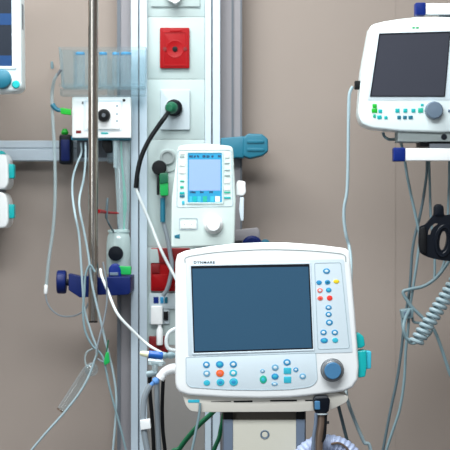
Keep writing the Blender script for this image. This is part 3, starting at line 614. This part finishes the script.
# key panels
b = MB(); b.frame(O(rpoly([(314,262.6),(341.2,262.2),(349.8,348.4),(317.6,349.6)],2.5),yb_), O(rpoly([(314.8,263.4),(340.5,263),(348.9,347.7),(318.3,348.8)],2),yb_), yb_-0.0008, yb_, 0.0002); obj('side_panel_line', b, M['line'], v)
lowp = [(185.6,357),(316,352.4),(317.8,381),(311,387),(290,389.6),(262,390.4),(225,389.8),(190,387.4),(185.8,383.4)]
b = MB(); b.prism(O(rpoly(lowp,[2,2,6,5,0,0,0,3,3]),YV), YV-0.0010, YV, 0.0004, 2); obj('key_panel', b, M['white_cool'], v)
b = MB(); b.frame(O(rpoly(lowp,[2,2,6,5,0,0,0,3,3]),YV), inset(O(rpoly(lowp,[2,2,6,5,0,0,0,3,3]),YV), U(0.6,YV)), YV-0.0016, YV-0.0009, 0.0002); obj('key_panel_line', b, M['line'], v)
def key(px, py, rx, ry, k, centre=None, square=False):
    Y = yb_
    b = MB()
    if square: ol = R(px-rx,py-ry,px+rx,py+ry,Y,1.0)
    else: ol = O([(px+rx*math.cos(2*PI*i/20), py+ry*math.sin(2*PI*i/20)) for i in range(20)], Y)
    b.prism(ol, Y-0.0014, Y, 0.0005, 2)
    o = obj('key', b, M[k], v)
    if centre:
        b = MB(); b.prism(O([(px+rx*0.52*math.cos(2*PI*i/14), py+ry*0.48*math.sin(2*PI*i/14)) for i in range(14)], Y), Y-0.0018, Y-0.0012, 0.0002, 2); obj('key_icon', b, M[centre], o)
for a in ((326.5,271,3.6,2.7,'blue','white_cool'),(319,282.5,2.8,2.3,'blue',None),(327.5,282.2,2.8,2.3,'blue','tealblue'),(336.3,281.4,2.9,1.9,'yellow',None),
          (320,290.4,2.8,2.3,'salmon','white_cool'),(328.6,290,2.8,2.4,'blue','cyan'),(320.2,298.2,2.8,2.3,'salmon','redink'),(329.6,298,2.9,2.6,'redink',None),
          (328.5,307.4,3.1,2.4,'blue','white_cool'),(328.6,314.3,3.1,2.6,'blue','key_pale'),(329.3,322.4,3.5,3,'blue','white_cool'),
          (323.5,332.4,3.3,2.8,'blue','key_pale'),(334.8,332.4,3.3,2.8,'blue','key_pale'),(324.2,340.4,3.8,2.6,'blue','cyan'),(335.2,340.2,3,2.5,'cyan',None),
          (206.4,364.6,3.5,3.3,'blue','key_pale'),(219.7,364.3,3.9,3.4,'blue','cyan'),(233.3,364.2,3.7,3.3,'blue','key_pale'),
          (206.7,373.4,3.5,3.2,'pale_blue','key_pale'),(220,373.2,4,3.6,'orange','salmon'),(233.3,372.9,3.9,3.4,'cyan','key_pale'),
          (206.8,382.8,3.3,2.8,'cyan',None),(220.4,382.2,4,3.6,'cyan','blue'),(233.6,381.9,4.3,3.9,'cyan','blue'),
          (262.5,371,2.3,1.9,'pale_blue','white_cool'),(263.2,379.4,3.6,4,'mint','cyan'),(275.2,367.4,3.5,3.1,'pale_blue','white_cool'),(275,376.4,3.6,3.1,'blue','cyan'),(274.6,384,3.2,1.7,'pale_blue','white_cool'),
          (287,362.2,3.7,3.2,'blue','white_cool'),(302.7,376.2,3.3,2.9,'pale_blue','white_cool')):
    key(*a[:5], centre=a[5])
key(287.4,370.7,3.8,3.1,'cyan',None,True); key(287.5,379.7,3.7,3.2,'cyan',None,True); key(295.8,369.6,2.6,2.2,'blue','white_cool')
# rotary knob
yk = YV-0.0002; c = P(332.2,370,yk)
b = MB(); b.lathe([(0,0),(U(11.8,yk),0),(U(11.8,yk),0.002),(U(10.9,yk),0.004),(U(10.6,yk),0.016),(U(10.0,yk),0.019),(U(8.8,yk),0.021),(0,0.021)], c, n=40); kb = obj('rotary_knob', b, M['knob_rim'], v)
b = MB(); b.lathe([(0,0.0205),(U(8.4,yk),0.0205),(U(8.4,yk),0.023),(U(7.8,yk),0.0245),(0,0.0245)], c, n=36); obj('knob_cap', b, M['knob_blue'], kb)
# teal connectors on its right side
yk = YV+0.035
b = MB(); b.prism(O(rpoly([(354.5,334),(358.5,332.4),(363,336),(364.5,345),(361,347.5),(355.5,347.5)],1.5),yk), yk-0.02, yk+0.02, 0.004); obj('side_connector', b, M['teal'], v)
b = MB(); b.prism(O(rpoly([(356,350.5),(365.5,349.5),(366,366),(364.5,376),(357.5,377)],1.8),yk), yk-0.024, yk+0.024, 0.004); q = obj('side_connector', b, M['teal'], v)
b = MB(); b.prism(O(rpoly([(365.3,350.5),(370.8,351),(370.5,368),(365.5,368.5)],1.5),yk), yk-0.018, yk+0.018, 0.003); obj('connector_cap', b, M['cyan'], q)
# underside tray with slots
YT = YV+0.012
b = MB(); b.prism(O(rpoly([(182,393),(338,393),(349,396),(347,402),(332,409.5),(300,411.8),(200,412.2),(190.5,411),(186,406)],[1,1,3,4,3,0,3,3,3]),YT), YT, YT+0.100, 0.003, 3); obj('base_tray', b, M['tray'], v)
for x0, x1, y0, y1 in ((233.5,252.5,400.4,402.3),(270,297,399.6,401.4),(305,314,399.4,401),(211,231,401,401.9)):
    b = MB(); b.prism(O(rpoly([(x0,y0+0.5),(x1,y0),(x1,y1-0.2),(x0,y1)],0.6),YT), YT-0.0008, YT, 0); obj('vent_slot', b, M['black'], v)
b = MB(); b.prism(R(188,399.6,199.5,402.6,YT,0.6), YT-0.001, YT, 0.0003, 2); obj('status_light', b, M['cyan'], v)
# post
YQ = YT+0.02
zt = P(0,412.3,YQ).z
def vbox(b, x0, x1, y0, y1f, yb2, z0, top=None):
    b.box((vx(x0,y1f), y1f, z0), (vx(x1,y1f), yb2, top if top is not None else P(0,y0,y1f).z))
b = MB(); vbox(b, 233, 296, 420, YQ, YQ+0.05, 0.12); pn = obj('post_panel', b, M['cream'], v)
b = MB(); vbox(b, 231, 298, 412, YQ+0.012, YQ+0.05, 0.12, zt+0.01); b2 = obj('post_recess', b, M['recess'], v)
for x0, x1, x2 in ((222.5,224,232.8), (306,304.5,296.2)):
    b = MB(); zq = P(0,411,YQ).z
    xa, xb, xc = vx(x0,YQ), vx(x1,YQ), vx(x2,YQ)
    b.rings([[(xa,YQ+0.006,z),(xb,YQ-0.002,z),(xc,YQ-0.002,z),(xc,YQ+0.06,z),(xa,YQ+0.06,z)] for z in (0.10, P(0,419.5,YQ).z)]); sp = obj('post_rail', b, M['slate'], v)
    b = MB(); zz = P(0,419.4,YQ).z
    b.rings([[(xa,YQ+0.008,z),(xb,YQ,z),(xc,YQ,z),(xc,YQ+0.06,z),(xa,YQ+0.06,z)] for z in (zz, zq)]); obj('rail_cap', b, M['black'], sp)
b = MB(); c = P(264.8,434.5,YQ); b.lathe([(U(4.6,YQ),0),(U(4.6,YQ),0.0012),(U(4,YQ),0.002),(U(3.2,YQ),0.0012),(U(3.0,YQ),0.0002)], c, n=24); obj('lock_ring', b, M['knob_grey'], v)
b = MB(); b.lathe([(0,0.0),(U(2.8,YQ),0.0),(U(2.8,YQ),0.0012),(0,0.0014)], c, n=20); obj('lock_button', b, M['cream'], v)
b = MB(); b.prism([(P(225,0,YQ).x,0.075),(P(305,0,YQ).x,0.075),(P(330,0,YQ).x,0.12),(P(200,0,YQ).x,0.12)], YQ-0.2, YQ+0.25, 0.01); obj('base', b, M['tray'], v)
for sx in (215, 315):
    for sy in (-0.15, 0.2):
        b = MB(); b.lathe([(0,-0.012),(0.03,-0.012),(0.0375,-0.007),(0.0375,0.007),(0.03,0.012),(0,0.012)], (P(sx,0,YQ).x, YQ+sy, 0.0375), axis=(1,0,0), n=24); b.box((P(sx,0,YQ).x-0.009, YQ+sy-0.009, 0.06), (P(sx,0,YQ).x+0.009, YQ+sy+0.009, 0.1)); obj('caster', b, M['black'], v)
# coax fitting under the tray on the right and the corrugated hose
YH = -1.128
t = thing('gas_fitting', 'dark blue fitting with bronze stem hanging under the right of the ventilator', 'fitting', P(320,450,YH))
b = MB(); b.prism(O(rpoly([(313.5,400),(316,397),(328,396.5),(330,400),(328.6,411),(325,413.5),(316.5,413.5),(314.2,411)],1.2),YH), YH-0.008, YT-0.0013, 0.003); obj('socket_head', b, M['blacknavy'], t)
b = MB(); b.prism(R(314.6,401,320,409.5,YH-0.008,1), YH-0.010, YH-0.007, 0.001); obj('blue_insert', b, M['knob_blue'], t)
b = MB(); b.lathe([(0,0),(U(6,YH),0),(U(6.4,YH),0.001),(U(6.4,YH),0.003),(0,0.003)], P(322,414.6,YH), axis=(0,0,1), n=20); obj('end_ring', b, M['plate'], t)
b = MB(); b.tube([P(321.8,413,YH), P(321.2,425,YH), P(319.4,438,YH), P(319,452,YH), P(319,480,YH), P(318,600,YH)], U(4.0,YH), n=16); obj('stem', b, M['bronze'], t)
b = MB(); b.tube([P(316.2,413,YH-0.006), P(315.4,425,YH-0.006), P(313.6,438,YH-0.006), P(313,452,YH-0.006), P(313,480,YH-0.006)], U(1.8,YH), n=12); obj('side_tube', b, M['slate'], t)
b = MB(); b.tube([P(325.8,413,YH-0.004), P(325.2,426,YH-0.004), P(324.4,436,YH-0.004), P(322,442,YH-0.004)], U(1.6,YH), n=12); b.lathe([(0,0),(U(1.4,YH),0),(U(1.4,YH),0.008),(0,0.008)], P(325.5,422.5,YH-0.004), axis=(1,0,0), n=10); obj('trigger', b, M['black'], t)
t = thing('corrugated_hose', 'pale lilac corrugated hose arching in at the bottom edge', 'hose', P(330,470,YH+0.05))
YZ = -1.093
cx, cy, RR = 327, 470, 27
path = [P(cx+RR*math.cos(a)*1.12, cy-RR*math.sin(a), YZ) for a in [PI*(1.12-1.24*k/14) for k in range(15)]]
cen = spline(path, 12); n = len(cen)
b = MB(); b.tube(cen, lambda u: U(8.6,YZ)*(1+0.055*math.sin(u*2*PI*26)), n=20, smooth=1); obj('hose_tube', b, M['lilac'], t)
b = MB(); b.tube([P(331,444,YZ-0.0225), P(338,443,YZ-0.023), P(345,446.5,YZ-0.023), P(350,453,YZ-0.0215)], U(1.2,YZ)); obj('support_wire', b, M['bronze'], t)

# cables under the ventilator
cable('monitor_cable', 'dark grey cable hanging below the right end of the ventilator tray', 'cable', [(337.5,402),(340,412),(343.5,426),(347,440),(352,460),(356,600),(356,765)], 1.7, M['cable_dk'], YT+0.104)
cable('gas_hose', 'long green gas hose slanting down left behind the ventilator', 'hose', [(222,402),(211,414),(200,424),(190,435),(180,448),(168,468),(158,600),(158,760)], 2.5, M['hosegreen'], -0.85)
cable('gas_hose', 'short visible green hose beside the ventilator post', 'hose', [(224,414),(221,428),(219,438),(214,450),(206,475),(196,600),(196,760)], 2.2, M['hosegreen'], -0.85)
cable('infusion_tube', 'thin pale tube dropping from the left end of the ventilator tray', 'tube', [(200,403),(199.5,412),(196.5,428),(192,450),(186,475),(182,600),(182,795)], 1.3, M['cable'], YT-0.006)

# ------------------------------------------------------------------ connectors on the ventilator's left side
YG = -1.02
t = thing('breathing_connector', 'blue barrelled connector with a pale tip at the left of the ventilator', 'connector', P(160,359,YG))
def hbar(b, x0, y0, x1, y1, prof, Y, n=18):
    a, c = P(x0,y0,Y), P(x1,y1,Y); L = (c-a).length
    b.lathe([(U(r,Y), u*L) for r, u in prof], a, axis=c-a, n=n)
b = MB(); hbar(b, 139.8,353.2,150,354.6, [(0,0),(1.6,0.02),(2.6,0.2),(3.2,0.7),(3.2,1),(0,1)], YG); obj('tip', b, M['straw'], t)
b = MB(); hbar(b, 148.6,354.3,163,356, [(0,0),(3.6,0.0),(4,0.08),(4,0.9),(3.4,1),(0,1)], YG); obj('barrel', b, M['barrel'], t)
b = MB(); hbar(b, 162.5,355.6,178.5,355, [(0,0),(3,0),(3.4,0.2),(2.4,0.3),(3.6,0.45),(3.6,0.6),(2.6,0.7),(2.6,1),(0,1)], YG); obj('coupling', b, M['cable'], t)
t = thing('elbow_fitting', 'white elbow fitting under the blue barrelled connector', 'fitting', P(166,380,YG))
b = MB(); b.tube([P(178.5,368.2,YG), P(171,369,YG), P(164.5,372,YG), P(159.5,378,YG)], lambda u: U(5.6-u*1.6,YG), n=18); obj('elbow', b, M['white'], t)
b = MB(); hbar(b, 161.8,375.5,159.6,378.6, [(0,0),(4.9,0),(4.9,1),(0,1)], YG); obj('collar', b, M['white'], t)
b = MB(); hbar(b, 162,375.8,150.2,385.5, [(0,0),(2,0.3),(3.8,0.45),(3.8,0.62),(2.4,0.7),(1.8,1),(0,1)], YG-0.003); obj('blue_luer', b, M['ltblue'], t)
t = thing('branch_fitting', 'cloudy grey branch fitting left of the white elbow', 'fitting', P(152,378,YG+0.03))
b = MB(); hbar(b, 146.5,374.5,158,372.6, [(0,0),(2.8,0),(3.2,0.1),(3.2,0.9),(0,1)], YG+0.058); obj('side_arm', b, M['cable_lt'], t)
b = MB(); hbar(b, 148,361.5,168,363.5, [(0,0),(3,0),(3.6,0.2),(3.6,0.7),(0,0.9)], YG+0.058); obj('upper_arm', b, M['clear_tube'], t)
b = MB(); b.tube([P(155,363,YG+0.058), P(155,373,YG+0.058)], U(3,YG)); obj('link', b, M['clear_tube'], t)
t = thing('coiled_tube', 'pale tube curling beside the left edge of the ventilator above the connectors', 'tube', P(170,352,YG+0.05))
b = MB(); b.tube([P(181,328,YG+0.06), P(175,329,YG+0.06), P(169,333,YG+0.06), P(166.4,340,YG+0.06), P(168,348,YG+0.06), P(176,350.5,YG+0.06), P(184,350.5,YG+0.06)], U(2.0,YG)); obj('tube_loop', b, M['cable_wh'], t)
t = thing('sampling_tube', 'grey tube with a white slide clamp dropping from the blue luer', 'tube', P(145,450,YG))
b = MB(); b.tube([P(150.8,384.8,YG-0.003), P(147.5,390,YG-0.003), P(144.3,399,YG-0.003), P(143.2,412,YG-0.003), P(143.4,425,YG-0.003), P(145,438,YG-0.003), P(148,455,YG-0.003), P(150,480,YG-0.003), P(150,600,YG-0.003), P(150,788,YG-0.003)], U(3.0,YG)); obj('tube_body', b, M['hose_gr'], t)
b = MB(); b.prism(O(rpoly([(140,420),(150,419),(151,428.5),(140.8,430)],1),YG-0.01), YG-0.014, YG+0.006, 0.002); q = obj('slide_clamp', b, M['white'], t)
cable('breathing_hose', 'black hose hanging just right of the tube with the white slide clamp', 'hose', [(150,376.5),(149.6,384),(150,394),(151.6,412),(153,432),(154,455),(155,480),(155,600),(155,775)], 2.0, M['black'], YG+0.065)
cable('breathing_hose', 'grey hose hanging between the two black hoses under the white elbow', 'hose', [(157,377.5),(157,392),(157.4,412),(158,432),(159,455),(160,480),(161,600),(161,775)], 2.7, M['hose_gr'], YG+0.065)
cable('breathing_hose', 'black hose hanging closest to the lower left corner of the ventilator', 'hose', [(163.6,374),(162.6,392),(162.2,412),(163,432),(165.5,455),(167,480),(168,600),(168,775)], 1.9, M['black'], YG+0.065)

# ------------------------------------------------------------------ right stand: two rails on an upright
YE = -0.51
st = thing('equipment_stand', 'white equipment stand with two level rails ending in navy caps', 'stand', (P(520,0,YE).x, YE+0.06, 0))
for x0, xm, y0, y1, nm in ((415.5,425.5,2.5,14.5,'upper_rail'), (393.5,405.2,147.5,160.8,'lower_rail')):
    b = MB(); b.prism(R(xm,y0+0.8,540,y1-0.2,YE,0.8), YE, YE+0.035, 0.002); rl = obj(nm, b, M['white'], st)
    b = MB(); b.prism(R(x0,y0,xm+0.3,y1+0.4,YE,1.4), YE-0.002, YE+0.037, 0.003); obj('end_cap', b, M['royal'], rl)
b = MB(); b.box((vx(505,YE), YE+0.0355, 0), (vx(535,YE), YE+0.09, 2.9)); obj('upright', b, M['alu'], st)
b = MB(); b.box((vx(440,YE), YE+0.01, P(0,15.9,YE).z), (vx(470,YE), YE+0.03, P(0,14.2,YE).z)); obj('rail_fixing', b, M['groove'], st)

# right monitor
YR = -0.52
m = thing('patient_monitor', 'white patient monitor with a dark blank screen standing on the white rail at the right', 'monitor', P(415,142,YR))
rout = [(358.2,115),(361.8,70),(369.8,27),(373.5,24),(385,21.2),(400,18.8),(418,16.9),(440,16.6),(470,18),(498,22),(504,27),(503,70),(500,121),(494,128),(480,130.5),(440,132.4),(400,131.2),(372,128.2),(362,124.5)]
b = MB(); b.prism(O(rpoly(rout,[6,0,3,2,0,0,0,0,0,3,4,0,6,3,0,0,0,3,4],4),YR), YR, YR+0.10, 0.006, 5, back=0.035); obj('housing', b, M['white_mint'], m, smooth=50)
b = MB(); b.prism(O(rpoly([(377,29),(400,26.6),(430,24.9),(497,26),(494,100),(367,100)],[3,0,0,3,2,2]),YR), YR-0.0010, YR, 0.0005, 2); obj('bezel', b, M['white_cool'], m)
yr = YR-0.001
sr = [(379.8,34.8),(500.5-8,31.6),(486,95.6),(371,95.4)]
sr = [(379.8,34.6),(449.6,32.6),(443.8,95.8),(371,95.6)]
b = MB(); b.frame(O(rpoly([(379,33.4),(450.6,31.4),(444.9,97),(369.8,96.8)],0.8),YR), O(rpoly(sr,0.5),YR), yr-0.002, yr, 0.0006); obj('screen_frame', b, M['screen_off'], m)
b = MB(); b.prism(O(sr,YR), yr-0.0008, yr+0.0002); obj('screen', b, M['screen_dark'], m)
b = MB()
for dx in (-1.9, 1.9): b.prism(O([(415.5+dx+1.7*math.cos(a), 27.8+0.9*math.sin(a)) for a in [2*PI*k/12 for k in range(12)]], yr), yr-0.0006, yr+0.0001)
obj('maker_mark', b, M['green'], m)
yk = YR
b = MB()
for px, py, k, w_, h_ in ((374.6,106,'grass',2.2,2),(374.4,110.6,'grass',2.8,2.2),(374.4,116,'mint',1.4,1.8),(380.2,111.2,'teal',1.9,1.8),(379.4,117.2,'teal',2.3,1.9),(385.8,117.6,'teal',1.6,1.6),
                     (397.4,110.6,'teal',2.1,2.1),(405.3,110.6,'teal',2,2),(413.3,110.6,'teal',2,2),(420.6,110.4,'mint',2.6,2.4),(422.2,105,'teal',1.4,1.3),(399,117.4,'tealblue',1.9,1.8),(404.8,117.4,'tealblue',1.9,1.8),(410.6,117.4,'tealblue',2.2,1.8),
                     (449.4,111,'knob_grey',1.4,1.4)):
    b = MB(); b.prism(R(px-w_,py-h_,px+w_,py+h_,yk,0.6), yk-0.0014, yk, 0.0005, 2); obj('key', b, M[k], m)
b = MB(); c = P(433.6,110.6,yk); b.lathe([(0,0),(U(9.2,yk),0),(U(9.2,yk),0.010),(U(8.8,yk),0.020),(U(7.8,yk),0.023),(0,0.024)], c, n=12); obj('rotary_knob', b, M['knob_grey'], m, smooth=25)
b = MB(); b.prism(R(398,130,500,141.6,YR+0.012,1), YR+0.012, YR+0.10, 0.003); obj('base_block', b, M['seam'], m)
b = MB(); b.prism(R(420,140.6,500,146.4,YR+0.03,1), YR+0.03, YR+0.12, 0.002); obj('base_plate', b, M['black'], m)
zr = P(0,148.3,YE).z
b = MB(); b.box((vx(430,YE), YE+0.002, zr+0.0003), (vx(530,YE), YE+0.03, P(0,144,YR+0.03).z)); obj('rail_foot', b, M['groove'], m)
b = MB(); b.lathe([(0,0),(U(3,yk),0),(U(3,yk),0.0016),(0,0.0016)], P(444,137,YR+0.012), n=16); obj('base_screw', b, M['screen_off'], m)
b = MB(); b.prism(R(354.6,81,360.5,89.4,YR+0.03,1), YR+0.018, YR+0.04, 0.002); obj('cable_socket', b, M['black'], m)

# cable from its left side
cable('monitor_cable', 'long pale cable hanging from the left of the blank monitor and behind the ventilator', 'cable',
      [(352.8,86.5),(350.4,91),(349,98),(348.5,120),(348.2,150),(347.6,180),(346.5,195),(344.2,207),(344,220),(346,235),(349.5,248),(351,265,-0.55),(350,300,-0.68),(347,350,-0.84),(346,390,-0.95),(349,405,-0.975),(357,426,-0.98),(364,442,-0.985),(372,460,-0.985),(380,600,-0.985),(380,760,-0.985)], 1.6, M['cable_lt'], YR+0.03)
cable('monitor_cable', 'dark grey cable from under the blank monitor, falling through the grey clip', 'cable', [(383,132.6,YR+0.10),(384.5,136.5,-0.415),(389,139.4,-0.415),(395,139.3,-0.40),(400,141,-0.375),(402,147,-0.36),(404,155,-0.36),(406.5,172,-0.36),(411,195,-0.36),(416.5,220,-0.36),(419.5,236,-0.36),(418,254,-0.36),(413.5,285,-0.36),(409.5,310,-0.36),(408,330,-0.36),(405.8,350,-0.36),(404.2,380,-0.36),(400,408,-0.36),(393,430,-0.36),(386.5,450,-0.36),(379,480,-0.36),(370,600,-0.36),(369,705,-0.36)], 1.5, M['cable'], YR+0.06)

# right cable bundle
YB = -0.355
cable('monitor_cable', 'darkest long grey cable, falling left of its paler neighbour to the bottom edge', 'cable', [(427.5,156,YB),(426.5,175),(423,200),(419,220),(414.5,238),(412,255),(410,285),(406.5,309),(404,325),(401.4,350),(397,380),(390.6,410),(383,450),(378,480),(366,600),(364,705)], 1.5, M['cable_dk'], YB+0.012)
cable('monitor_cable', 'blue grey cable hanging straight down behind the black star grip', 'cable', [(428.5,148),(429.5,175),(430.2,200),(431,220),(433.6,245),(434.8,264),(434.3,280.2,YB-0.008)], 1.3, M['cable'], YB+0.024)
cable('monitor_cable', 'grey cable at the right edge passing behind the black star grip', 'cable', [(449.5,152),(449,185),(448,212),(448,240),(443,266),(436,277)], 1.3, M['cable'], YB+0.006)
cable('monitor_cable', 'grey cable zigzagging below the black star grip and out at the right edge', 'cable', [(452,256),(445,267),(436,278),(424,286),(409,289.5),(403.4,291.5),(405,297),(412,307),(422,317),(431,325.5),(436,334),(442,350),(450,374),(458,395),(470,520),(470,705)], 1.7, M['cable'], YB-0.015)
cable('monitor_cable', 'pale grey cable with a tight bend hanging under the grey clip', 'cable', [(412,316),(414,322),(422,323),(432,324),(430,334),(420,341),(412,343.5),(406,339),(403,329),(402,314)], 1.3, M['cable'], YB-0.003)
t = thing('cable_clip', 'small grey clip bundling the cables below the bend, left of the coiled cord', 'clip', P(406,316,YB))
b = MB(); b.prism(O(rpoly([(399.6,309.5),(411.5,307.6),(413,309.6),(412.2,317.5),(409.5,318.5),(401.5,318.2)],1.6),YB), YB-0.024, YB+0.012, 0.004); obj('clip_body', b, M['cable'], t)
b = MB(); b.prism(O(rpoly([(402.5,311.3),(410,310.3),(409.5,315.5),(403.5,315.8)],1),YB), YB-0.0252, YB-0.023, 0.0006); obj('clip_face', b, M['knob_grey'], t)

# coiled cord
t = thing('spiral_cable', 'thick coiled grey cord slanting in from the right edge', 'cord', P(425,346,-0.43))
YK = -0.44
a, c = P(416,342.5,YK), P(462,272,YK); ax = c-a; L = ax.length; ax.normalize()
n1 = ax.cross(Vector((0,1,0))).normalized(); n2 = ax.cross(n1)
turns = 14; rr = U(5.7,YK); pts = []
for k in range(turns*14+1):
    u = k/(turns*14); an = 2*PI*turns*u
    pts.append(a+ax*(L*u)+n1*rr*math.cos(an)+n2*rr*math.sin(an))
b = MB(); b.tube(pts, U(2.1,YK), n=8, smooth=1); obj('coil', b, M['cable_lt'], t)
b = MB(); b.tube([pts[0], P(411,341.5,YK), P(406,337,YK), P(403.6,328,YK), P(405.5,318,YK+0.02), P(409.8,309.6,YK+0.05)], U(1.7,YK)); obj('cord_tail', b, M['cable'], t)

# black star grip
YW = -0.535
t = thing('star_grip', 'large black star grip with cut-outs at the right edge below the rail', 'grip', P(450,262,YW))
def ell(cx, cy, rx, ry, rot=0, n=28):
    return [(cx+rx*math.cos(a)*math.cos(rot)-ry*math.sin(a)*math.sin(rot), cy+rx*math.cos(a)*math.sin(rot)+ry*math.sin(a)*math.cos(rot)) for a in [2*PI*k/n for k in range(n)]]
og = [(419,226.5),(425,224.5),(430,218.6),(433.5,214.5),(433.6,206.5),(436,204),(441,204.4),(443.2,207),(443.4,215.4),(449,214.4),(462,214),(474,222),(478,236),(474,252),(462,259),(452,261.4),(440,260.2),(428,257.4),(419.5,253),(418.2,243)]
ogr = rpoly(og,[2,2,3,2,2,2,2,2,2,2,4,4,4,4,4,4,4,4,3,2],4)
def plate_with_holes(b, outer, holes, yf, yb):
    lay = []
    for y in (yf, yb):
        loops = [[b.bm.verts.new((x, y, z)) for x, z in L] for L in [outer]+holes]
        ed = [b.bm.edges.new((L[k], L[(k+1) % len(L)])) for L in loops for k in range(len(L))]
        bmesh.ops.triangle_fill(b.bm, use_beauty=True, use_dissolve=False, edges=ed)
        lay.append(loops)
    for A, B in zip(*lay):
        for k in range(len(A)): b.face([A[k], A[(k+1) % len(A)], B[(k+1) % len(A)], B[k]])
eye = ell(442.6, 240.6, 3.4, 9.6, 0.13)
slot = rpoly([(427.6,234.6),(427.8,231),(430.2,226.6),(434,223.6),(437.4,223.2),(437.2,224.6),(433.6,227),(431,231),(430,234.6)],0.6,2)
b = MB(); plate_with_holes(b, O(ogr,YW), [O(eye,YW), O(slot,YW)], YW-0.012, YW+0.004); obj('grip_body', b, M['blacknavy'], t)
b = MB(); b.frame(O(ell(442.8,240.9,9.4,16.6,0.10),YW), O(ell(442.6,240.6,5.4,12.2,0.13),YW), YW-0.017, YW-0.0118, 0.002); obj('grip_ring', b, M['blacknavy'], t)
b = MB(); b.prism(O(rpoly([(419.4,228),(424.5,226),(426,236),(425.6,254.5),(420,252),(419,243)],[2,2,2,2,3,2]),YW), YW-0.018, YW-0.0118, 0.003); obj('jaw', b, M['black'], t)
b = MB(); b.prism(O(rpoly([(434.2,216),(434.2,207),(436.2,204.8),(440.8,205),(442.8,207),(443,216)],[1,2,2.2,2.2,2,1]),YW), YW-0.016, YW-0.0118, 0.002); obj('tab', b, M['blacknavy'], t)
b = MB(); b.prism(R(458,232,512,248,YW,1), YW+0.0041, YE+0.0352, 0.002); obj('arm', b, M['black'], t)

# ------------------------------------------------------------------ light, world, camera
wd = bpy.data.worlds.new('World'); SC.world = wd; wd.use_nodes = True
bg = wd.node_tree.nodes['Background']; bg.inputs[0].default_value = (0.85,0.92,1.0,1); bg.inputs[1].default_value = 0.22
def area(name, loc, size, size_y, power, target, col=(1,1,1)):
    l = bpy.data.lights.new(name, 'AREA'); l.shape = 'RECTANGLE'; l.size = size; l.size_y = size_y; l.energy = power; l.color = col
    o = bpy.data.objects.new(name, l); COL.objects.link(o); o.location = loc
    o.rotation_euler = (Vector(target)-Vector(loc)).to_track_quat('-Z', 'Y').to_euler()
    return o
area('ceiling_lamp_back', (-0.5,-1.0,2.85), 1.6, 0.5, 50, (-0.5,-1.0,0), (0.97,1,0.99))
area('ceiling_lamp_front', (-0.2,-2.7,2.85), 2.0, 0.8, 96, (-0.2,-2.7,0), (0.93,0.98,1))
area('added_fill_left', (-2.6,-4.6,1.9), 1.4, 1.6, 34, (0.2,-0.4,1.3), (0.88,0.96,1))  # unseen fill lamp added at front left to brighten fronts; no window there

cam = bpy.data.cameras.new('Camera'); co = bpy.data.objects.new('Camera', cam); COL.objects.link(co)
co.location = (0, CAM_Y, CAM_Z); co.rotation_euler = (PI/2, 0, 0)
cam.sensor_width = 36; cam.lens = F/450*36
cam.dof.use_dof = True; cam.dof.focus_distance = YV-CAM_Y; cam.dof.aperture_fstop = 14
SC.camera = co
SC.cycles.transparent_max_bounces = 32
SC.view_settings.view_transform = 'Standard'; SC.view_settings.look = 'None'; SC.view_settings.gamma = 1
SC.view_settings.exposure = 0.12; SC.view_settings.use_curve_mapping = False
